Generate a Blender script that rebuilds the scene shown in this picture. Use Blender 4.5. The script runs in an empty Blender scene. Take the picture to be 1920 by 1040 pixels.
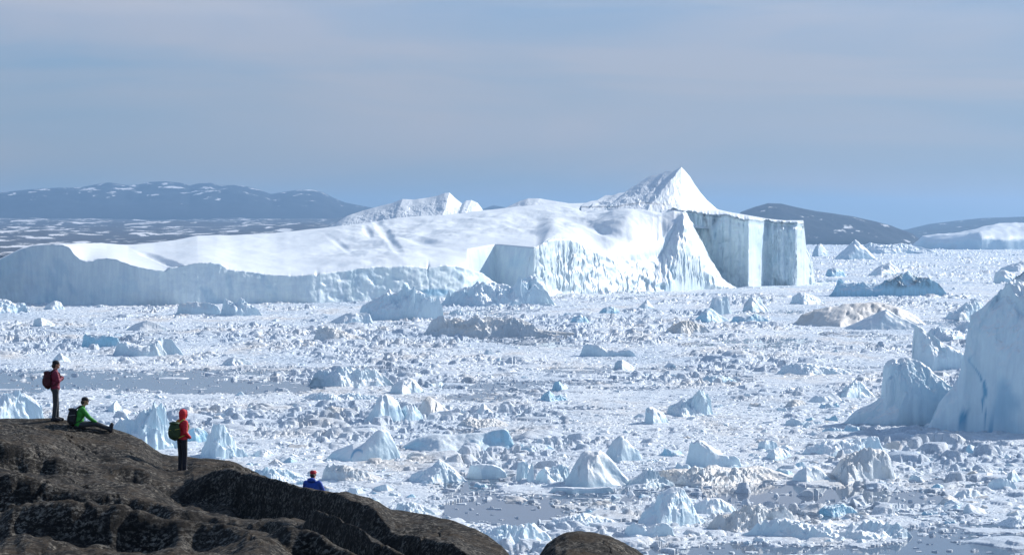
import bpy, bmesh, math, random
import numpy as np
from mathutils import Vector, Matrix, noise as mnoise

# ------------------------------------------------------------------ camera, sky, sun, exposure
scene = bpy.context.scene
FPX = 5444.0                      # focal length in photo pixels (1920 wide)
HCAM = 60.0
HORIZ = 430.0
PITCH = math.atan((520 - HORIZ) / FPX)
SUN_EL = math.radians(30)
SUN_AZ = math.radians(40)         # measured from +X (right) towards +Y (away)

cam_d = bpy.data.cameras.new('camera')
cam = bpy.data.objects.new('camera', cam_d)
scene.collection.objects.link(cam)
cam.location = (0, 0, HCAM)
cam.rotation_euler = (math.pi / 2 - PITCH, 0, 0)
cam_d.sensor_fit = 'HORIZONTAL'
cam_d.angle = 2 * math.atan(960 / FPX)
cam_d.clip_start = 1.0
cam_d.clip_end = 80000
scene.camera = cam

world = bpy.data.worlds.new('World')
scene.world = world
world.use_nodes = True
wn, wl = world.node_tree.nodes, world.node_tree.links
wn.clear()
w_out = wn.new('ShaderNodeOutputWorld')
sky = wn.new('ShaderNodeTexSky')
sky.sky_type = 'NISHITA'
sky.sun_disc = False
sky.sun_elevation = SUN_EL
sky.sun_rotation = math.pi / 2 - SUN_AZ
sky.altitude = 50
sky.air_density = 1.2
sky.dust_density = 0.3
sky.ozone_density = 3.5
bg_sky = wn.new('ShaderNodeBackground')
bg_sky.inputs['Strength'].default_value = 0.125
wl.new(sky.outputs[0], bg_sky.inputs['Color'])
bg_cloud = wn.new('ShaderNodeBackground')
bg_cloud.inputs['Strength'].default_value = 0.79
tc = wn.new('ShaderNodeTexCoord')
# clouds: long thin banks, wide in azimuth and shallow in elevation
mp = wn.new('ShaderNodeMapping')
mp.inputs['Scale'].default_value = (3.4, 3.4, 24.0)
mp.inputs['Location'].default_value = (0.3, 0.1, 0.55)
mp.inputs['Rotation'].default_value = (0.0, 0.022, 0)
wl.new(tc.outputs['Generated'], mp.inputs['Vector'])
n1 = wn.new('ShaderNodeTexNoise'); n1.inputs['Scale'].default_value = 1.3
n1.inputs['Detail'].default_value = 7; n1.inputs['Roughness'].default_value = 0.48
n1.inputs['Distortion'].default_value = 0.9
wl.new(mp.outputs[0], n1.inputs['Vector'])
r1 = wn.new('ShaderNodeValToRGB')
r1.color_ramp.elements[0].position = 0.36; r1.color_ramp.elements[0].color = (0.25, 0.395, 0.61, 1)
r1.color_ramp.elements[1].position = 0.66; r1.color_ramp.elements[1].color = (0.43, 0.475, 0.60, 1)
wl.new(n1.outputs['Fac'], r1.inputs['Fac'])
n2 = wn.new('ShaderNodeTexNoise'); n2.inputs['Scale'].default_value = 5.0; n2.inputs['Detail'].default_value = 5
mp2 = wn.new('ShaderNodeMapping'); mp2.inputs['Scale'].default_value = (1.0, 1.0, 11.0); mp2.inputs['Rotation'].default_value = (0, 0.05, 0)
wl.new(tc.outputs['Generated'], mp2.inputs['Vector']); wl.new(mp2.outputs[0], n2.inputs['Vector'])
r2 = wn.new('ShaderNodeValToRGB'); r2.color_ramp.elements[0].position = 0.50; r2.color_ramp.elements[1].position = 0.72
r2.color_ramp.elements[1].color = (0.7, 0.7, 0.7, 1)
wl.new(n2.outputs['Fac'], r2.inputs['Fac'])
hi = wn.new('ShaderNodeMapRange'); hi.interpolation_type = 'SMOOTHSTEP'
hi.inputs['From Min'].default_value = 0.066; hi.inputs['From Max'].default_value = 0.079
wis = wn.new('ShaderNodeMath'); wis.operation = 'MULTIPLY'
wl.new(r2.outputs[0], wis.inputs[0]); wl.new(hi.outputs[0], wis.inputs[1])
cmx = wn.new('ShaderNodeMix'); cmx.data_type = 'RGBA'
wl.new(wis.outputs[0], cmx.inputs[0]); wl.new(r1.outputs[0], cmx.inputs[6]); cmx.inputs[7].default_value = (0.62, 0.60, 0.64, 1)
er = wn.new('ShaderNodeValToRGB')       # the low sky is warmer and greyer than the sky above it
er.color_ramp.elements[0].position = 0.0; er.color_ramp.elements[0].color = (1.0, 0.66, 0.22, 1)
er.color_ramp.elements[1].position = 1.0; er.color_ramp.elements[1].color = (1, 1, 1, 1)
e_ = er.color_ramp.elements.new(0.45); e_.color = (1.03, 0.90, 0.74, 1)
ez = wn.new('ShaderNodeMapRange'); ez.inputs['From Min'].default_value = 0.0; ez.inputs['From Max'].default_value = 0.075
wl.new(ez.outputs[0], er.inputs['Fac'])
cml = wn.new('ShaderNodeMix'); cml.data_type = 'RGBA'; cml.blend_type = 'MULTIPLY'; cml.inputs[0].default_value = 1.0
wl.new(cmx.outputs[2], cml.inputs[6]); wl.new(er.outputs[0], cml.inputs[7])
wl.new(cml.outputs[2], bg_cloud.inputs['Color'])
sepw = wn.new('ShaderNodeSeparateXYZ'); wl.new(tc.outputs['Generated'], sepw.inputs[0])
mr = wn.new('ShaderNodeMapRange'); mr.interpolation_type = 'SMOOTHSTEP'
mr.inputs['From Min'].default_value = 0.10; mr.inputs['From Max'].default_value = 0.42
mr.inputs['To Min'].default_value = 0.94; mr.inputs['To Max'].default_value = 0.25
wl.new(sepw.outputs['Z'], mr.inputs['Value']); wl.new(sepw.outputs['Z'], hi.inputs['Value']); wl.new(sepw.outputs['Z'], ez.inputs['Value'])
mixw = wn.new('ShaderNodeMixShader')
wl.new(mr.outputs[0], mixw.inputs[0])
wl.new(bg_sky.outputs[0], mixw.inputs[1]); wl.new(bg_cloud.outputs[0], mixw.inputs[2])
wl.new(mixw.outputs[0], w_out.inputs['Surface'])

sun_d = bpy.data.lights.new('sun', 'SUN')
sun_d.energy = 5.0
sun_d.angle = math.radians(0.5)
sun_d.color = (1.0, 0.965, 0.91)
sun = bpy.data.objects.new('sun', sun_d)
scene.collection.objects.link(sun)
sdir = Vector((math.cos(SUN_AZ) * math.cos(SUN_EL), math.sin(SUN_AZ) * math.cos(SUN_EL), math.sin(SUN_EL)))
sun.rotation_euler = sdir.to_track_quat('Z', 'Y').to_euler()
sun.location = sdir * 500

scene.view_settings.view_transform = 'Standard'
scene.view_settings.look = 'None'
scene.view_settings.exposure = 0.27
scene.view_settings.gamma = 1.0
scene.render.resolution_x = 1024
scene.render.resolution_y = 554
try:
    scene.cycles.volume_bounces = 0
except Exception:
    pass

# ------------------------------------------------------------------ helpers
CP, SP = math.cos(PITCH), math.sin(PITCH)

def at(px, py, Y):
    """world x, z of the pixel's ray where it reaches distance Y (arrays allowed)"""
    dx = (np.asarray(px, float) - 960) / FPX
    dy = (520 - np.asarray(py, float)) / FPX
    ky = CP + dy * SP
    kz = -SP + dy * CP
    t = Y / ky
    return dx * t, HCAM + kz * t

def ground_y(py):
    dy = (520 - np.asarray(py, float)) / FPX
    return HCAM / (SP - dy * CP) * (CP + dy * SP)

def project(x, y, z):
    yc = y * CP - (z - HCAM) * SP
    up = y * SP + (z - HCAM) * CP
    return 960 + FPX * x / yc, 520 - FPX * up / yc

def pl(pts, u):
    p = np.array(pts, float)
    return np.interp(u, p[:, 0], p[:, 1])

def sst(a, b, x):
    t = np.clip((x - a) / (b - a), 0, 1)
    return t * t * (3 - 2 * t)

def hsh(ix, iy, s):
    n = (ix.astype(np.int64) * 374761393 + iy.astype(np.int64) * 668265263 + s * 1274126177) & 0xFFFFFFFF
    n = ((n ^ (n >> 13)) * 1103515245) & 0xFFFFFFFF
    n = ((n ^ (n >> 16)) * 2246822519) & 0xFFFFFFFF
    n = n ^ (n >> 15)
    return (n & 0xFFFFFF) / float(0xFFFFFF)

def vn(x, y, s=0):
    ix = np.floor(x); iy = np.floor(y)
    fx = x - ix; fy = y - iy
    fx = fx * fx * (3 - 2 * fx); fy = fy * fy * (3 - 2 * fy)
    a = hsh(ix, iy, s); b = hsh(ix + 1, iy, s); c = hsh(ix, iy + 1, s); d = hsh(ix + 1, iy + 1, s)
    return (a + (b - a) * fx) * (1 - fy) + (c + (d - c) * fx) * fy - 0.5

def fbm(x, y, s=0, o=4, g=0.5):
    r = 0; a = 1.0
    for i in range(o):
        r = r + a * vn(x, y, s + i * 17)
        # rotate each octave so the lattice never lines up
        x, y = (x * 0.8 - y * 0.6) * 2.03 + 7.3, (x * 0.6 + y * 0.8) * 2.03 + 3.1
        a *= g
    return r

def worley(x, y, s):
    ix = np.floor(x); iy = np.floor(y)
    f1 = np.full(x.shape, 9.0); f2 = np.full(x.shape, 9.0)
    ci = np.zeros(x.shape); cj = np.zeros(x.shape)
    dx1 = np.zeros(x.shape); dy1 = np.zeros(x.shape)
    for i in (-1, 0, 1):
        for j in (-1, 0, 1):
            cx, cy = ix + i, iy + j
            px = cx + hsh(cx, cy, s); py = cy + hsh(cx, cy, s + 5)
            dx, dy = x - px, y - py
            d = np.sqrt(dx * dx + dy * dy)
            m = d < f1
            f2 = np.where(m, f1, np.minimum(f2, d))
            f1 = np.where(m, d, f1)
            ci = np.where(m, cx, ci); cj = np.where(m, cy, cj)
            dx1 = np.where(m, dx, dx1); dy1 = np.where(m, dy, dy1)
    return f1, f2, ci, cj, dx1, dy1

def link(o, parent=None):
    scene.collection.objects.link(o)
    if parent: o.parent = parent
    return o

def tag(o, label=None, cat=None, group=None, kind=None):
    if label: o['label'] = label
    if cat: o['category'] = cat
    if group: o['group'] = group
    if kind: o['kind'] = kind
    return o

def mesh_np(name, co, quads, mat, smooth=True, origin=(0, 0, 0), parent=None, attrs=None):
    me = bpy.data.meshes.new(name)
    co = np.asarray(co, np.float64) - np.array(origin)
    quads = np.asarray(quads, np.int32)
    k = quads.shape[1]
    me.vertices.add(len(co)); me.vertices.foreach_set('co', co.astype(np.float32).ravel())
    me.loops.add(quads.size); me.loops.foreach_set('vertex_index', quads.ravel())
    me.polygons.add(len(quads))
    me.polygons.foreach_set('loop_start', np.arange(0, quads.size, k, dtype=np.int32))
    me.polygons.foreach_set('loop_total', np.full(len(quads), k, np.int32))
    me.polygons.foreach_set('use_smooth', np.full(len(quads), bool(smooth)))
    me.update(calc_edges=True)
    if attrs:
        for an, av in attrs.items():
            a = me.attributes.new(an, 'FLOAT', 'POINT')
            a.data.foreach_set('value', np.asarray(av, np.float32).ravel())
    me.materials.append(mat)
    o = bpy.data.objects.new(name, me)
    link(o, parent)
    if parent is None:
        o.location = origin
    return o

def grid_quads(nr, nc, keep=None):
    i = np.arange(nr - 1)[:, None] * nc + np.arange(nc - 1)[None, :]
    q = np.stack([i, i + 1, i + nc + 1, i + nc], -1)
    if keep is not None:
        q = q[keep]
    return q.reshape(-1, 4)

def compact(co, q, attrs=None):
    used = np.zeros(len(co), bool); used[q.ravel()] = True
    idx = np.cumsum(used) - 1
    if attrs is None:
        return co[used], idx[q]
    return co[used], idx[q], {k: v[used] for k, v in attrs.items()}

# ------------------------------------------------------------------ materials
def new_mat(name):
    m = bpy.data.materials.new(name); m.use_nodes = True
    nt = m.node_tree; nt.nodes.clear()
    out = nt.nodes.new('ShaderNodeOutputMaterial')
    b = nt.nodes.new('ShaderNodeBsdfPrincipled')
    nt.links.new(b.outputs[0], out.inputs['Surface'])
    return m, nt, b

def nd(nt, t, **kw):
    n = nt.nodes.new(t)
    for k, v in kw.items():
        if k in n.inputs: n.inputs[k].default_value = v
        else: setattr(n, k, v)
    return n

def noise_node(nt, vec, scale, detail=4, rough=0.5, sc=(1, 1, 1), dist=0.0, loc=(0, 0, 0)):
    mp = nt.nodes.new('ShaderNodeMapping')
    mp.inputs['Scale'].default_value = sc; mp.inputs['Location'].default_value = loc
    nt.links.new(vec, mp.inputs['Vector'])
    n = nt.nodes.new('ShaderNodeTexNoise')
    n.inputs['Scale'].default_value = scale; n.inputs['Detail'].default_value = detail
    n.inputs['Roughness'].default_value = rough; n.inputs['Distortion'].default_value = dist
    nt.links.new(mp.outputs[0], n.inputs['Vector'])
    return n.outputs['Fac']

def ramp(nt, fac, stops):
    r = nt.nodes.new('ShaderNodeValToRGB')
    e = r.color_ramp.elements
    while len(e) < len(stops): e.new(0.5)
    for k, (p, c) in enumerate(stops):
        e[k].position = p
        e[k].color = (c, c, c, 1) if isinstance(c, (int, float)) else tuple(c) + (1,)
    nt.links.new(fac, r.inputs['Fac'])
    return r.outputs['Color']

def mix(nt, fac, a, b, mode='MIX'):
    m = nt.nodes.new('ShaderNodeMix'); m.data_type = 'RGBA'; m.blend_type = mode
    for s, v in ((m.inputs[0], fac), (m.inputs[6], a), (m.inputs[7], b)):
        if hasattr(v, 'links') or hasattr(v, 'is_linked'): nt.links.new(v, s)
        elif isinstance(v, (int, float)): s.default_value = v
        else: s.default_value = tuple(v) + (1,)
    return m.outputs[2]

def math_n(nt, op, a, b=0.0, clamp=False):
    m = nt.nodes.new('ShaderNodeMath'); m.operation = op; m.use_clamp = clamp
    for s, v in ((m.inputs[0], a), (m.inputs[1], b)):
        if hasattr(v, 'is_linked'): nt.links.new(v, s)
        else: s.default_value = v
    return m.outputs[0]

def bump(nt, b, h, strength, dist, prev=None):
    n = nt.nodes.new('ShaderNodeBump')
    n.inputs['Strength'].default_value = strength; n.inputs['Distance'].default_value = dist
    nt.links.new(h, n.inputs['Height'])
    if prev is not None: nt.links.new(prev, n.inputs['Normal'])
    nt.links.new(n.outputs[0], b.inputs['Normal'])
    return n.outputs[0]

def ice_mat(name, snow, ice, lo=0.3, hi=0.75, fine=1.0, streak=0.5, dirt_amt=0.25, blue_amt=0.3, bscale=1.0):
    m, nt, b = new_mat(name)
    geo = nt.nodes.new('ShaderNodeNewGeometry')
    pos = geo.outputs['Position']
    sep = nt.nodes.new('ShaderNodeSeparateXYZ'); nt.links.new(geo.outputs['Normal'], sep.inputs[0])
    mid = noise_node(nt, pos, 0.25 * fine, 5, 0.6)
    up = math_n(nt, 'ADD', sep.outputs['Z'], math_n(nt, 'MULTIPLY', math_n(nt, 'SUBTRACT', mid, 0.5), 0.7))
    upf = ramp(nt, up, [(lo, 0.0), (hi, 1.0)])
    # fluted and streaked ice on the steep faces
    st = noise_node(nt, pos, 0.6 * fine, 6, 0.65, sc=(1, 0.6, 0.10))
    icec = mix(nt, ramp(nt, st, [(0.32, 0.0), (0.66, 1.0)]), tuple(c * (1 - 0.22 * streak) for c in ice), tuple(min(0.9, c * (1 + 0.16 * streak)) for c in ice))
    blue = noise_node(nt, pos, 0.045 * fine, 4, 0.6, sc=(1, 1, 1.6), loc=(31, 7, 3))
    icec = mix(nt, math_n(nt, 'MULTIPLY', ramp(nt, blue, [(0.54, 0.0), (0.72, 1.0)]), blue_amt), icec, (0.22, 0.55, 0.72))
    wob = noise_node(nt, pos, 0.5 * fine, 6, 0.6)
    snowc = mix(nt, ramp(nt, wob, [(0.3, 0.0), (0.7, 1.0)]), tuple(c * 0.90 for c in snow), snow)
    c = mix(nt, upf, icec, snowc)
    dn = noise_node(nt, pos, 0.02 * fine, 7, 0.68, loc=(5, 9, 1))
    c = mix(nt, math_n(nt, 'MULTIPLY', ramp(nt, dn, [(0.52, 0.0), (0.66, 1.0)]), dirt_amt), c, (0.55, 0.47, 0.38))
    at_ = nt.nodes.new('ShaderNodeAttribute'); at_.attribute_name = 'dirt'
    dm = noise_node(nt, pos, 0.5 * fine, 6, 0.7)
    df = math_n(nt, 'MULTIPLY', at_.outputs['Fac'], ramp(nt, dm, [(0.34, 0.25), (0.56, 1.0)]), True)
    c = mix(nt, df, c, (0.075, 0.07, 0.07))
    at2 = nt.nodes.new('ShaderNodeAttribute'); at2.attribute_name = 'blue'
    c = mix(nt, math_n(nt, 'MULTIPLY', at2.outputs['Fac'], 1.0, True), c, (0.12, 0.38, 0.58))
    nt.links.new(c, b.inputs['Base Color'])
    b.inputs['Roughness'].default_value = 0.5
    b.inputs['Specular IOR Level'].default_value = 0.3
    f1 = noise_node(nt, pos, 1.3 * fine, 6, 0.7)
    p = bump(nt, b, f1, 0.5, 0.5 * bscale)
    f2 = noise_node(nt, pos, 0.8 * fine, 5, 0.6, sc=(1, 1, 0.15))
    bump(nt, b, f2, 0.4, 0.5 * bscale, p)
    return m

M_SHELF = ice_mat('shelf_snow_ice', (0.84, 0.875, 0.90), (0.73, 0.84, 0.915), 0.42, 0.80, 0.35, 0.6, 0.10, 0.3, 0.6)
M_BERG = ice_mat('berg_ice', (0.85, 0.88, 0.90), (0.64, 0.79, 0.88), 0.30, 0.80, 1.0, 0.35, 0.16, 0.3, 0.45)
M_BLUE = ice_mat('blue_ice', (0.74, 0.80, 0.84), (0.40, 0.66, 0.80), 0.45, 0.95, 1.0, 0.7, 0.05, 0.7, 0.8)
M_DIRTY = ice_mat('dirty_ice', (0.74, 0.71, 0.67), (0.62, 0.68, 0.72), 0.3, 0.8, 1.0, 0.5, 0.5, 0.1, 0.8)

def pack_mat():
    m, nt, b = new_mat('pack_ice_surface')
    geo = nt.nodes.new('ShaderNodeNewGeometry'); pos = geo.outputs['Position']
    big = noise_node(nt, pos, 0.012, 6, 0.65, sc=(1, 0.35, 1))
    fin = noise_node(nt, pos, 0.55, 7, 0.75, sc=(1, 0.5, 1))
    c = mix(nt, ramp(nt, fin, [(0.36, 0.0), (0.60, 1.0)]), (0.52, 0.56, 0.62), (0.81, 0.855, 0.89))
    beige = noise_node(nt, pos, 0.03, 7, 0.7, sc=(1, 0.3, 1), loc=(11, 3, 0))
    c = mix(nt, math_n(nt, 'MULTIPLY', ramp(nt, beige, [(0.50, 0.0), (0.68, 1.0)]), 0.7), c, (0.62, 0.55, 0.47))
    c = mix(nt, math_n(nt, 'MULTIPLY', ramp(nt, big, [(0.44, 0.0), (0.62, 1.0)]), 0.72), c, (0.46, 0.55, 0.65))
    dk = noise_node(nt, pos, 0.35, 6, 0.7, sc=(1, 0.4, 1), loc=(2, 33, 0))
    c = mix(nt, ramp(nt, dk, [(0.62, 0.0), (0.72, 0.6)]), c, (0.30, 0.29, 0.29))
    nt.links.new(c, b.inputs['Base Color'])
    b.inputs['Roughness'].default_value = 0.5
    b.inputs['Specular IOR Level'].default_value = 0.25
    f1 = noise_node(nt, pos, 1.6, 6, 0.75)
    bump(nt, b, f1, 0.9, 0.4)
    return m
M_PACK = pack_mat()

def water_mat():
    m, nt, b = new_mat('sea_water')
    geo = nt.nodes.new('ShaderNodeNewGeometry'); pos = geo.outputs['Position']
    b.inputs['Base Color'].default_value = (0.10, 0.13, 0.18, 1)
    b.inputs['Roughness'].default_value = 0.04
    b.inputs['IOR'].default_value = 1.333
    n = noise_node(nt, pos, 0.5, 4, 0.6)
    bump(nt, b, n, 0.15, 0.03)
    return m
M_WATER = water_mat()

def rock_mat():
    m, nt, b = new_mat('lichen_rock')
    geo = nt.nodes.new('ShaderNodeNewGeometry'); pos = geo.outputs['Position']
    sep = nt.nodes.new('ShaderNodeSeparateXYZ'); nt.links.new(geo.outputs['Normal'], sep.inputs[0])
    a = noise_node(nt, pos, 0.7, 8, 0.65)
    c = mix(nt, ramp(nt, a, [(0.32, 0.0), (0.68, 1.0)]), (0.004, 0.004, 0.004), (0.017, 0.0145, 0.013))
    lich = noise_node(nt, pos, 9.0, 7, 0.78, sc=(1, 1, 1.4))
    patch = noise_node(nt, pos, 1.3, 5, 0.7, loc=(4, 4, 4))
    lf = math_n(nt, 'MULTIPLY', ramp(nt, lich, [(0.50, 0.0), (0.57, 1.0)]), ramp(nt, patch, [(0.38, 0.12), (0.56, 0.95)]))
    c = mix(nt, lf, c, (0.22, 0.20, 0.17))
    rust = noise_node(nt, pos, 0.9, 6, 0.7, loc=(14, 2, 9))
    up = math_n(nt, 'ADD', sep.outputs['Z'], 0.0)
    upm = ramp(nt, up, [(0.86, 0.0), (0.99, 1.0)])
    mf = math_n(nt, 'MULTIPLY', ramp(nt, rust, [(0.46, 0.0), (0.60, 0.8)]), upm)
    c = mix(nt, mf, c, (0.066, 0.048, 0.031))
    bl = noise_node(nt, pos, 5.0, 5, 0.7, loc=(7, 0, 9))
    c = mix(nt, ramp(nt, bl, [(0.54, 0.0), (0.66, 0.85)]), c, (0.006, 0.006, 0.008))
    nt.links.new(c, b.inputs['Base Color'])
    b.inputs['Roughness'].default_value = 0.8
    b.inputs['Specular IOR Level'].default_value = 0.10
    h = noise_node(nt, pos, 5.0, 8, 0.75)
    p = bump(nt, b, h, 0.9, 0.10)
    h2 = noise_node(nt, pos, 22.0, 6, 0.75)
    bump(nt, b, h2, 0.8, 0.03, p)
    return m
M_ROCK = rock_mat()

def hill_mat(name, rock, th, scale, zlo=None, zhi=None, snowc=(0.75, 0.74, 0.74)):
    m, nt, b = new_mat(name)
    geo = nt.nodes.new('ShaderNodeNewGeometry'); pos = geo.outputs['Position']
    n = noise_node(nt, pos, scale, 7, 0.62, sc=(1, 0.35, 3.0))
    if zlo is not None:
        sep = nt.nodes.new('ShaderNodeSeparateXYZ'); nt.links.new(pos, sep.inputs[0])
        mrn = nt.nodes.new('ShaderNodeMapRange')
        mrn.inputs['From Min'].default_value = zlo; mrn.inputs['From Max'].default_value = zhi
        mrn.inputs['To Min'].default_value = -0.16; mrn.inputs['To Max'].default_value = 0.06
        nt.links.new(sep.outputs['Z'], mrn.inputs['Value'])
        n = math_n(nt, 'ADD', n, mrn.outputs[0])
    rn = noise_node(nt, pos, scale * 2.5, 5, 0.6)
    rc = mix(nt, rn, tuple(c * 0.7 for c in rock), tuple(c * 1.4 for c in rock))
    c = mix(nt, ramp(nt, n, [(th, 0.0), (th + 0.035, 1.0)]), rc, snowc)
    nt.links.new(c, b.inputs['Base Color'])
    b.inputs['Roughness'].default_value = 0.9
    b.inputs['Specular IOR Level'].default_value = 0.1
    return m

# ------------------------------------------------------------------ water
def make_water():
    xs = np.array([-24000, 24000.0]); ys = np.array([120.0, 40000.0])
    co = np.array([[xs[0], ys[0], 0], [xs[1], ys[0], 0], [xs[1], ys[1], 0], [xs[0], ys[1], 0]])
    o = mesh_np('water', co, [[0, 1, 2, 3]], M_WATER, False)
    tag(o, kind='structure')
make_water()

# ------------------------------------------------------------------ far hills
def range_mesh(name, sky_pts, y0, yr, y1, mat, amp, seed, du=3.0, nr=40, base_z=-3.0, scale=600.0, front=1.0, label=None):
    """a hill range: skyline traced, rising from y0 over the crest at yr and down to y1"""
    u = np.arange(sky_pts[0][0], sky_pts[-1][0] + du, du)
    _, zc = at(u, pl(sky_pts, u), yr)
    v = np.concatenate([np.linspace(0, 1, nr), np.linspace(1, 2, nr // 3)[1:]])
    V, U = np.meshgrid(v, u, indexing='ij')
    Y = np.where(V <= 1, y0 + (yr - y0) * V, yr + (y1 - yr) * (V - 1))
    C = np.where(V <= 1, np.power(np.clip(V, 0, 1), front), np.cos(np.clip(V - 1, 0, 1) * math.pi / 2))
    X = (U - 960) / FPX * Y
    n = fbm(X / scale, Y / scale / 2, seed, 5)
    w = np.where(V <= 1, np.sin(math.pi * np.clip(V, 0, 1)), 0) + 0.05
    Z = base_z + (zc[None, :] - base_z) * C + n * amp * w
    co = np.stack([X, Y, Z], -1).reshape(-1, 3)
    o = mesh_np(name, co, grid_quads(*V.shape), mat)
    tag(o, kind='structure')
    return o

M_MTN = hill_mat('mountain_rock', (0.03, 0.035, 0.045), 0.615, 0.009, 60, 330)
M_LOW = hill_mat('lowland_rock', (0.075, 0.08, 0.095), 0.55, 0.009)
M_ISL = hill_mat('island_rock', (0.02, 0.022, 0.028), 0.615, 0.010)
mtn_sky = [(-300, 380), (-150, 372), (0, 361), (30, 358), (60, 355), (110, 352), (150, 352), (175, 347), (205, 342), (235, 347), (260, 346), (280, 341),
           (310, 340), (340, 343), (355, 348), (372, 344), (395, 343), (410, 348), (440, 347), (465, 350), (490, 357), (508, 364), (530, 360),
           (560, 356), (585, 356), (605, 360), (625, 371), (648, 380), (690, 388), (740, 396), (800, 400), (905, 392), (925, 385), (945, 388), (975, 395), (1100, 415), (1200, 428)]
range_mesh('mountains', mtn_sky, 17500, 20000, 23000, M_MTN, 60, 3, nr=60, base_z=100, front=0.6)

def lowland():
    u = np.arange(-300, 1150, 3.0)
    y = np.geomspace(6300, 19000, 300)
    Y, U = np.meshgrid(y, u, indexing='ij')
    X = (U - 960) / FPX * Y
    t = (Y - 6300) / (18000 - 6300)
    Z = 2 + 125 * np.clip(t, 0, 1) ** 0.9 + 26 * fbm(X / 420, Y / 900, 8, 5) * sst(0, 0.15, t)
    Z *= 1 - sst(850, 1100, U)
    Z -= 3 * (U > 1000)
    o = mesh_np('lowland', np.stack([X, Y, Z], -1).reshape(-1, 3), grid_quads(*Y.shape), M_LOW)
    tag(o, kind='structure')
lowland()
range_mesh('island', [(1340, 440), (1365, 415), (1390, 397), (1415, 388), (1440, 381), (1465, 382), (1490, 388), (1530, 396), (1560, 400), (1600, 406),
                      (1640, 415), (1670, 423), (1690, 431), (1712, 442), (1722, 452)], 11200, 12200, 13500, M_ISL, 34, 21, du=2, nr=50, scale=260, front=0.55)
range_mesh('far_hills', [(1560, 444), (1640, 438), (1700, 430), (1740, 420), (1790, 414), (1840, 409), (1900, 407), (1960, 404), (2060, 408), (2200, 420)],
           14500, 17500, 20000, M_ISL, 30, 33, du=3, nr=40, scale=500, front=0.7)

# ------------------------------------------------------------------ pack ice: the floating field that nobody could count
LEADS = [(60, 714, 330, 17, 1.0), (380, 722, 220, 15, 1.0), (230, 700, 330, 8, 0.9), (520, 695, 110, 7, .8), (720, 693, 95, 8, 0.9), (850, 722, 150, 8, 0.9), (1010, 718, 200, 6, 0.8),
         (1130, 695, 130, 6, 0.9), (890, 746, 70, 9, 0.9), (1000, 733, 130, 5, 0.8), (1180, 728, 110, 4, 0.7), (760, 637, 90, 3, 0.7),
         (930, 957, 110, 20, 1.0), (1080, 930, 120, 9, 0.9), (1010, 985, 90, 8, .7), (1480, 925, 170, 13, 1.0), (1690, 935, 90, 12, 0.9), (1640, 1034, 330, 14, 1.0), (1840, 1005, 120, 22, 0.9),
         (1330, 1036, 150, 8, 0.9), (1780, 965, 90, 10, 0.7), (1720, 870, 60, 14, 0.8), (1800, 905, 110, 8, 0.8), (1640, 690, 120, 3, 0.6),
         (1500, 655, 170, 2.5, 0.7), (1720, 795, 150, 5, 0.8), (1100, 765, 90, 4, 0.5), (60, 640, 70, 3, 0.6), (1560, 820, 100, 4, .6), (1180, 985, 60, 6, .8), (700, 960, 70, 8, .6)]

def openness(X, Y):
    """0 = closed ice, 1 = open water"""
    U, P = project(X, Y, 0 * X)
    n = fbm(X / 26, Y / 60, 50, 5, 0.6)
    m = np.zeros(X.shape)
    for (cu, cp, wu, wp, s) in LEADS:
        if cp > 900: wu, wp = wu * 1.25, wp * 1.35
        d = np.sqrt(((U - cu) / wu) ** 2 + ((P - cp) / wp) ** 2) + n * 0.55
        m = np.maximum(m, s * (1 - sst(0.75, 1.15, d)))
    g = fbm(X / 70, Y / 260, 77, 5, 0.6)
    q = 1.3 * sst(1150, 1450, U) * sst(840, 920, P) + 0.7 * sst(670, 690, P) * (1 - sst(745, 765, P)) + 0.5 * sst(590, 640, P) * (1 - sst(640, 680, P))
    m = np.maximum(m, 0.85 * sst(0.30 - 0.28 * q, 0.50 - 0.28 * q, g))
    return m

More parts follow.
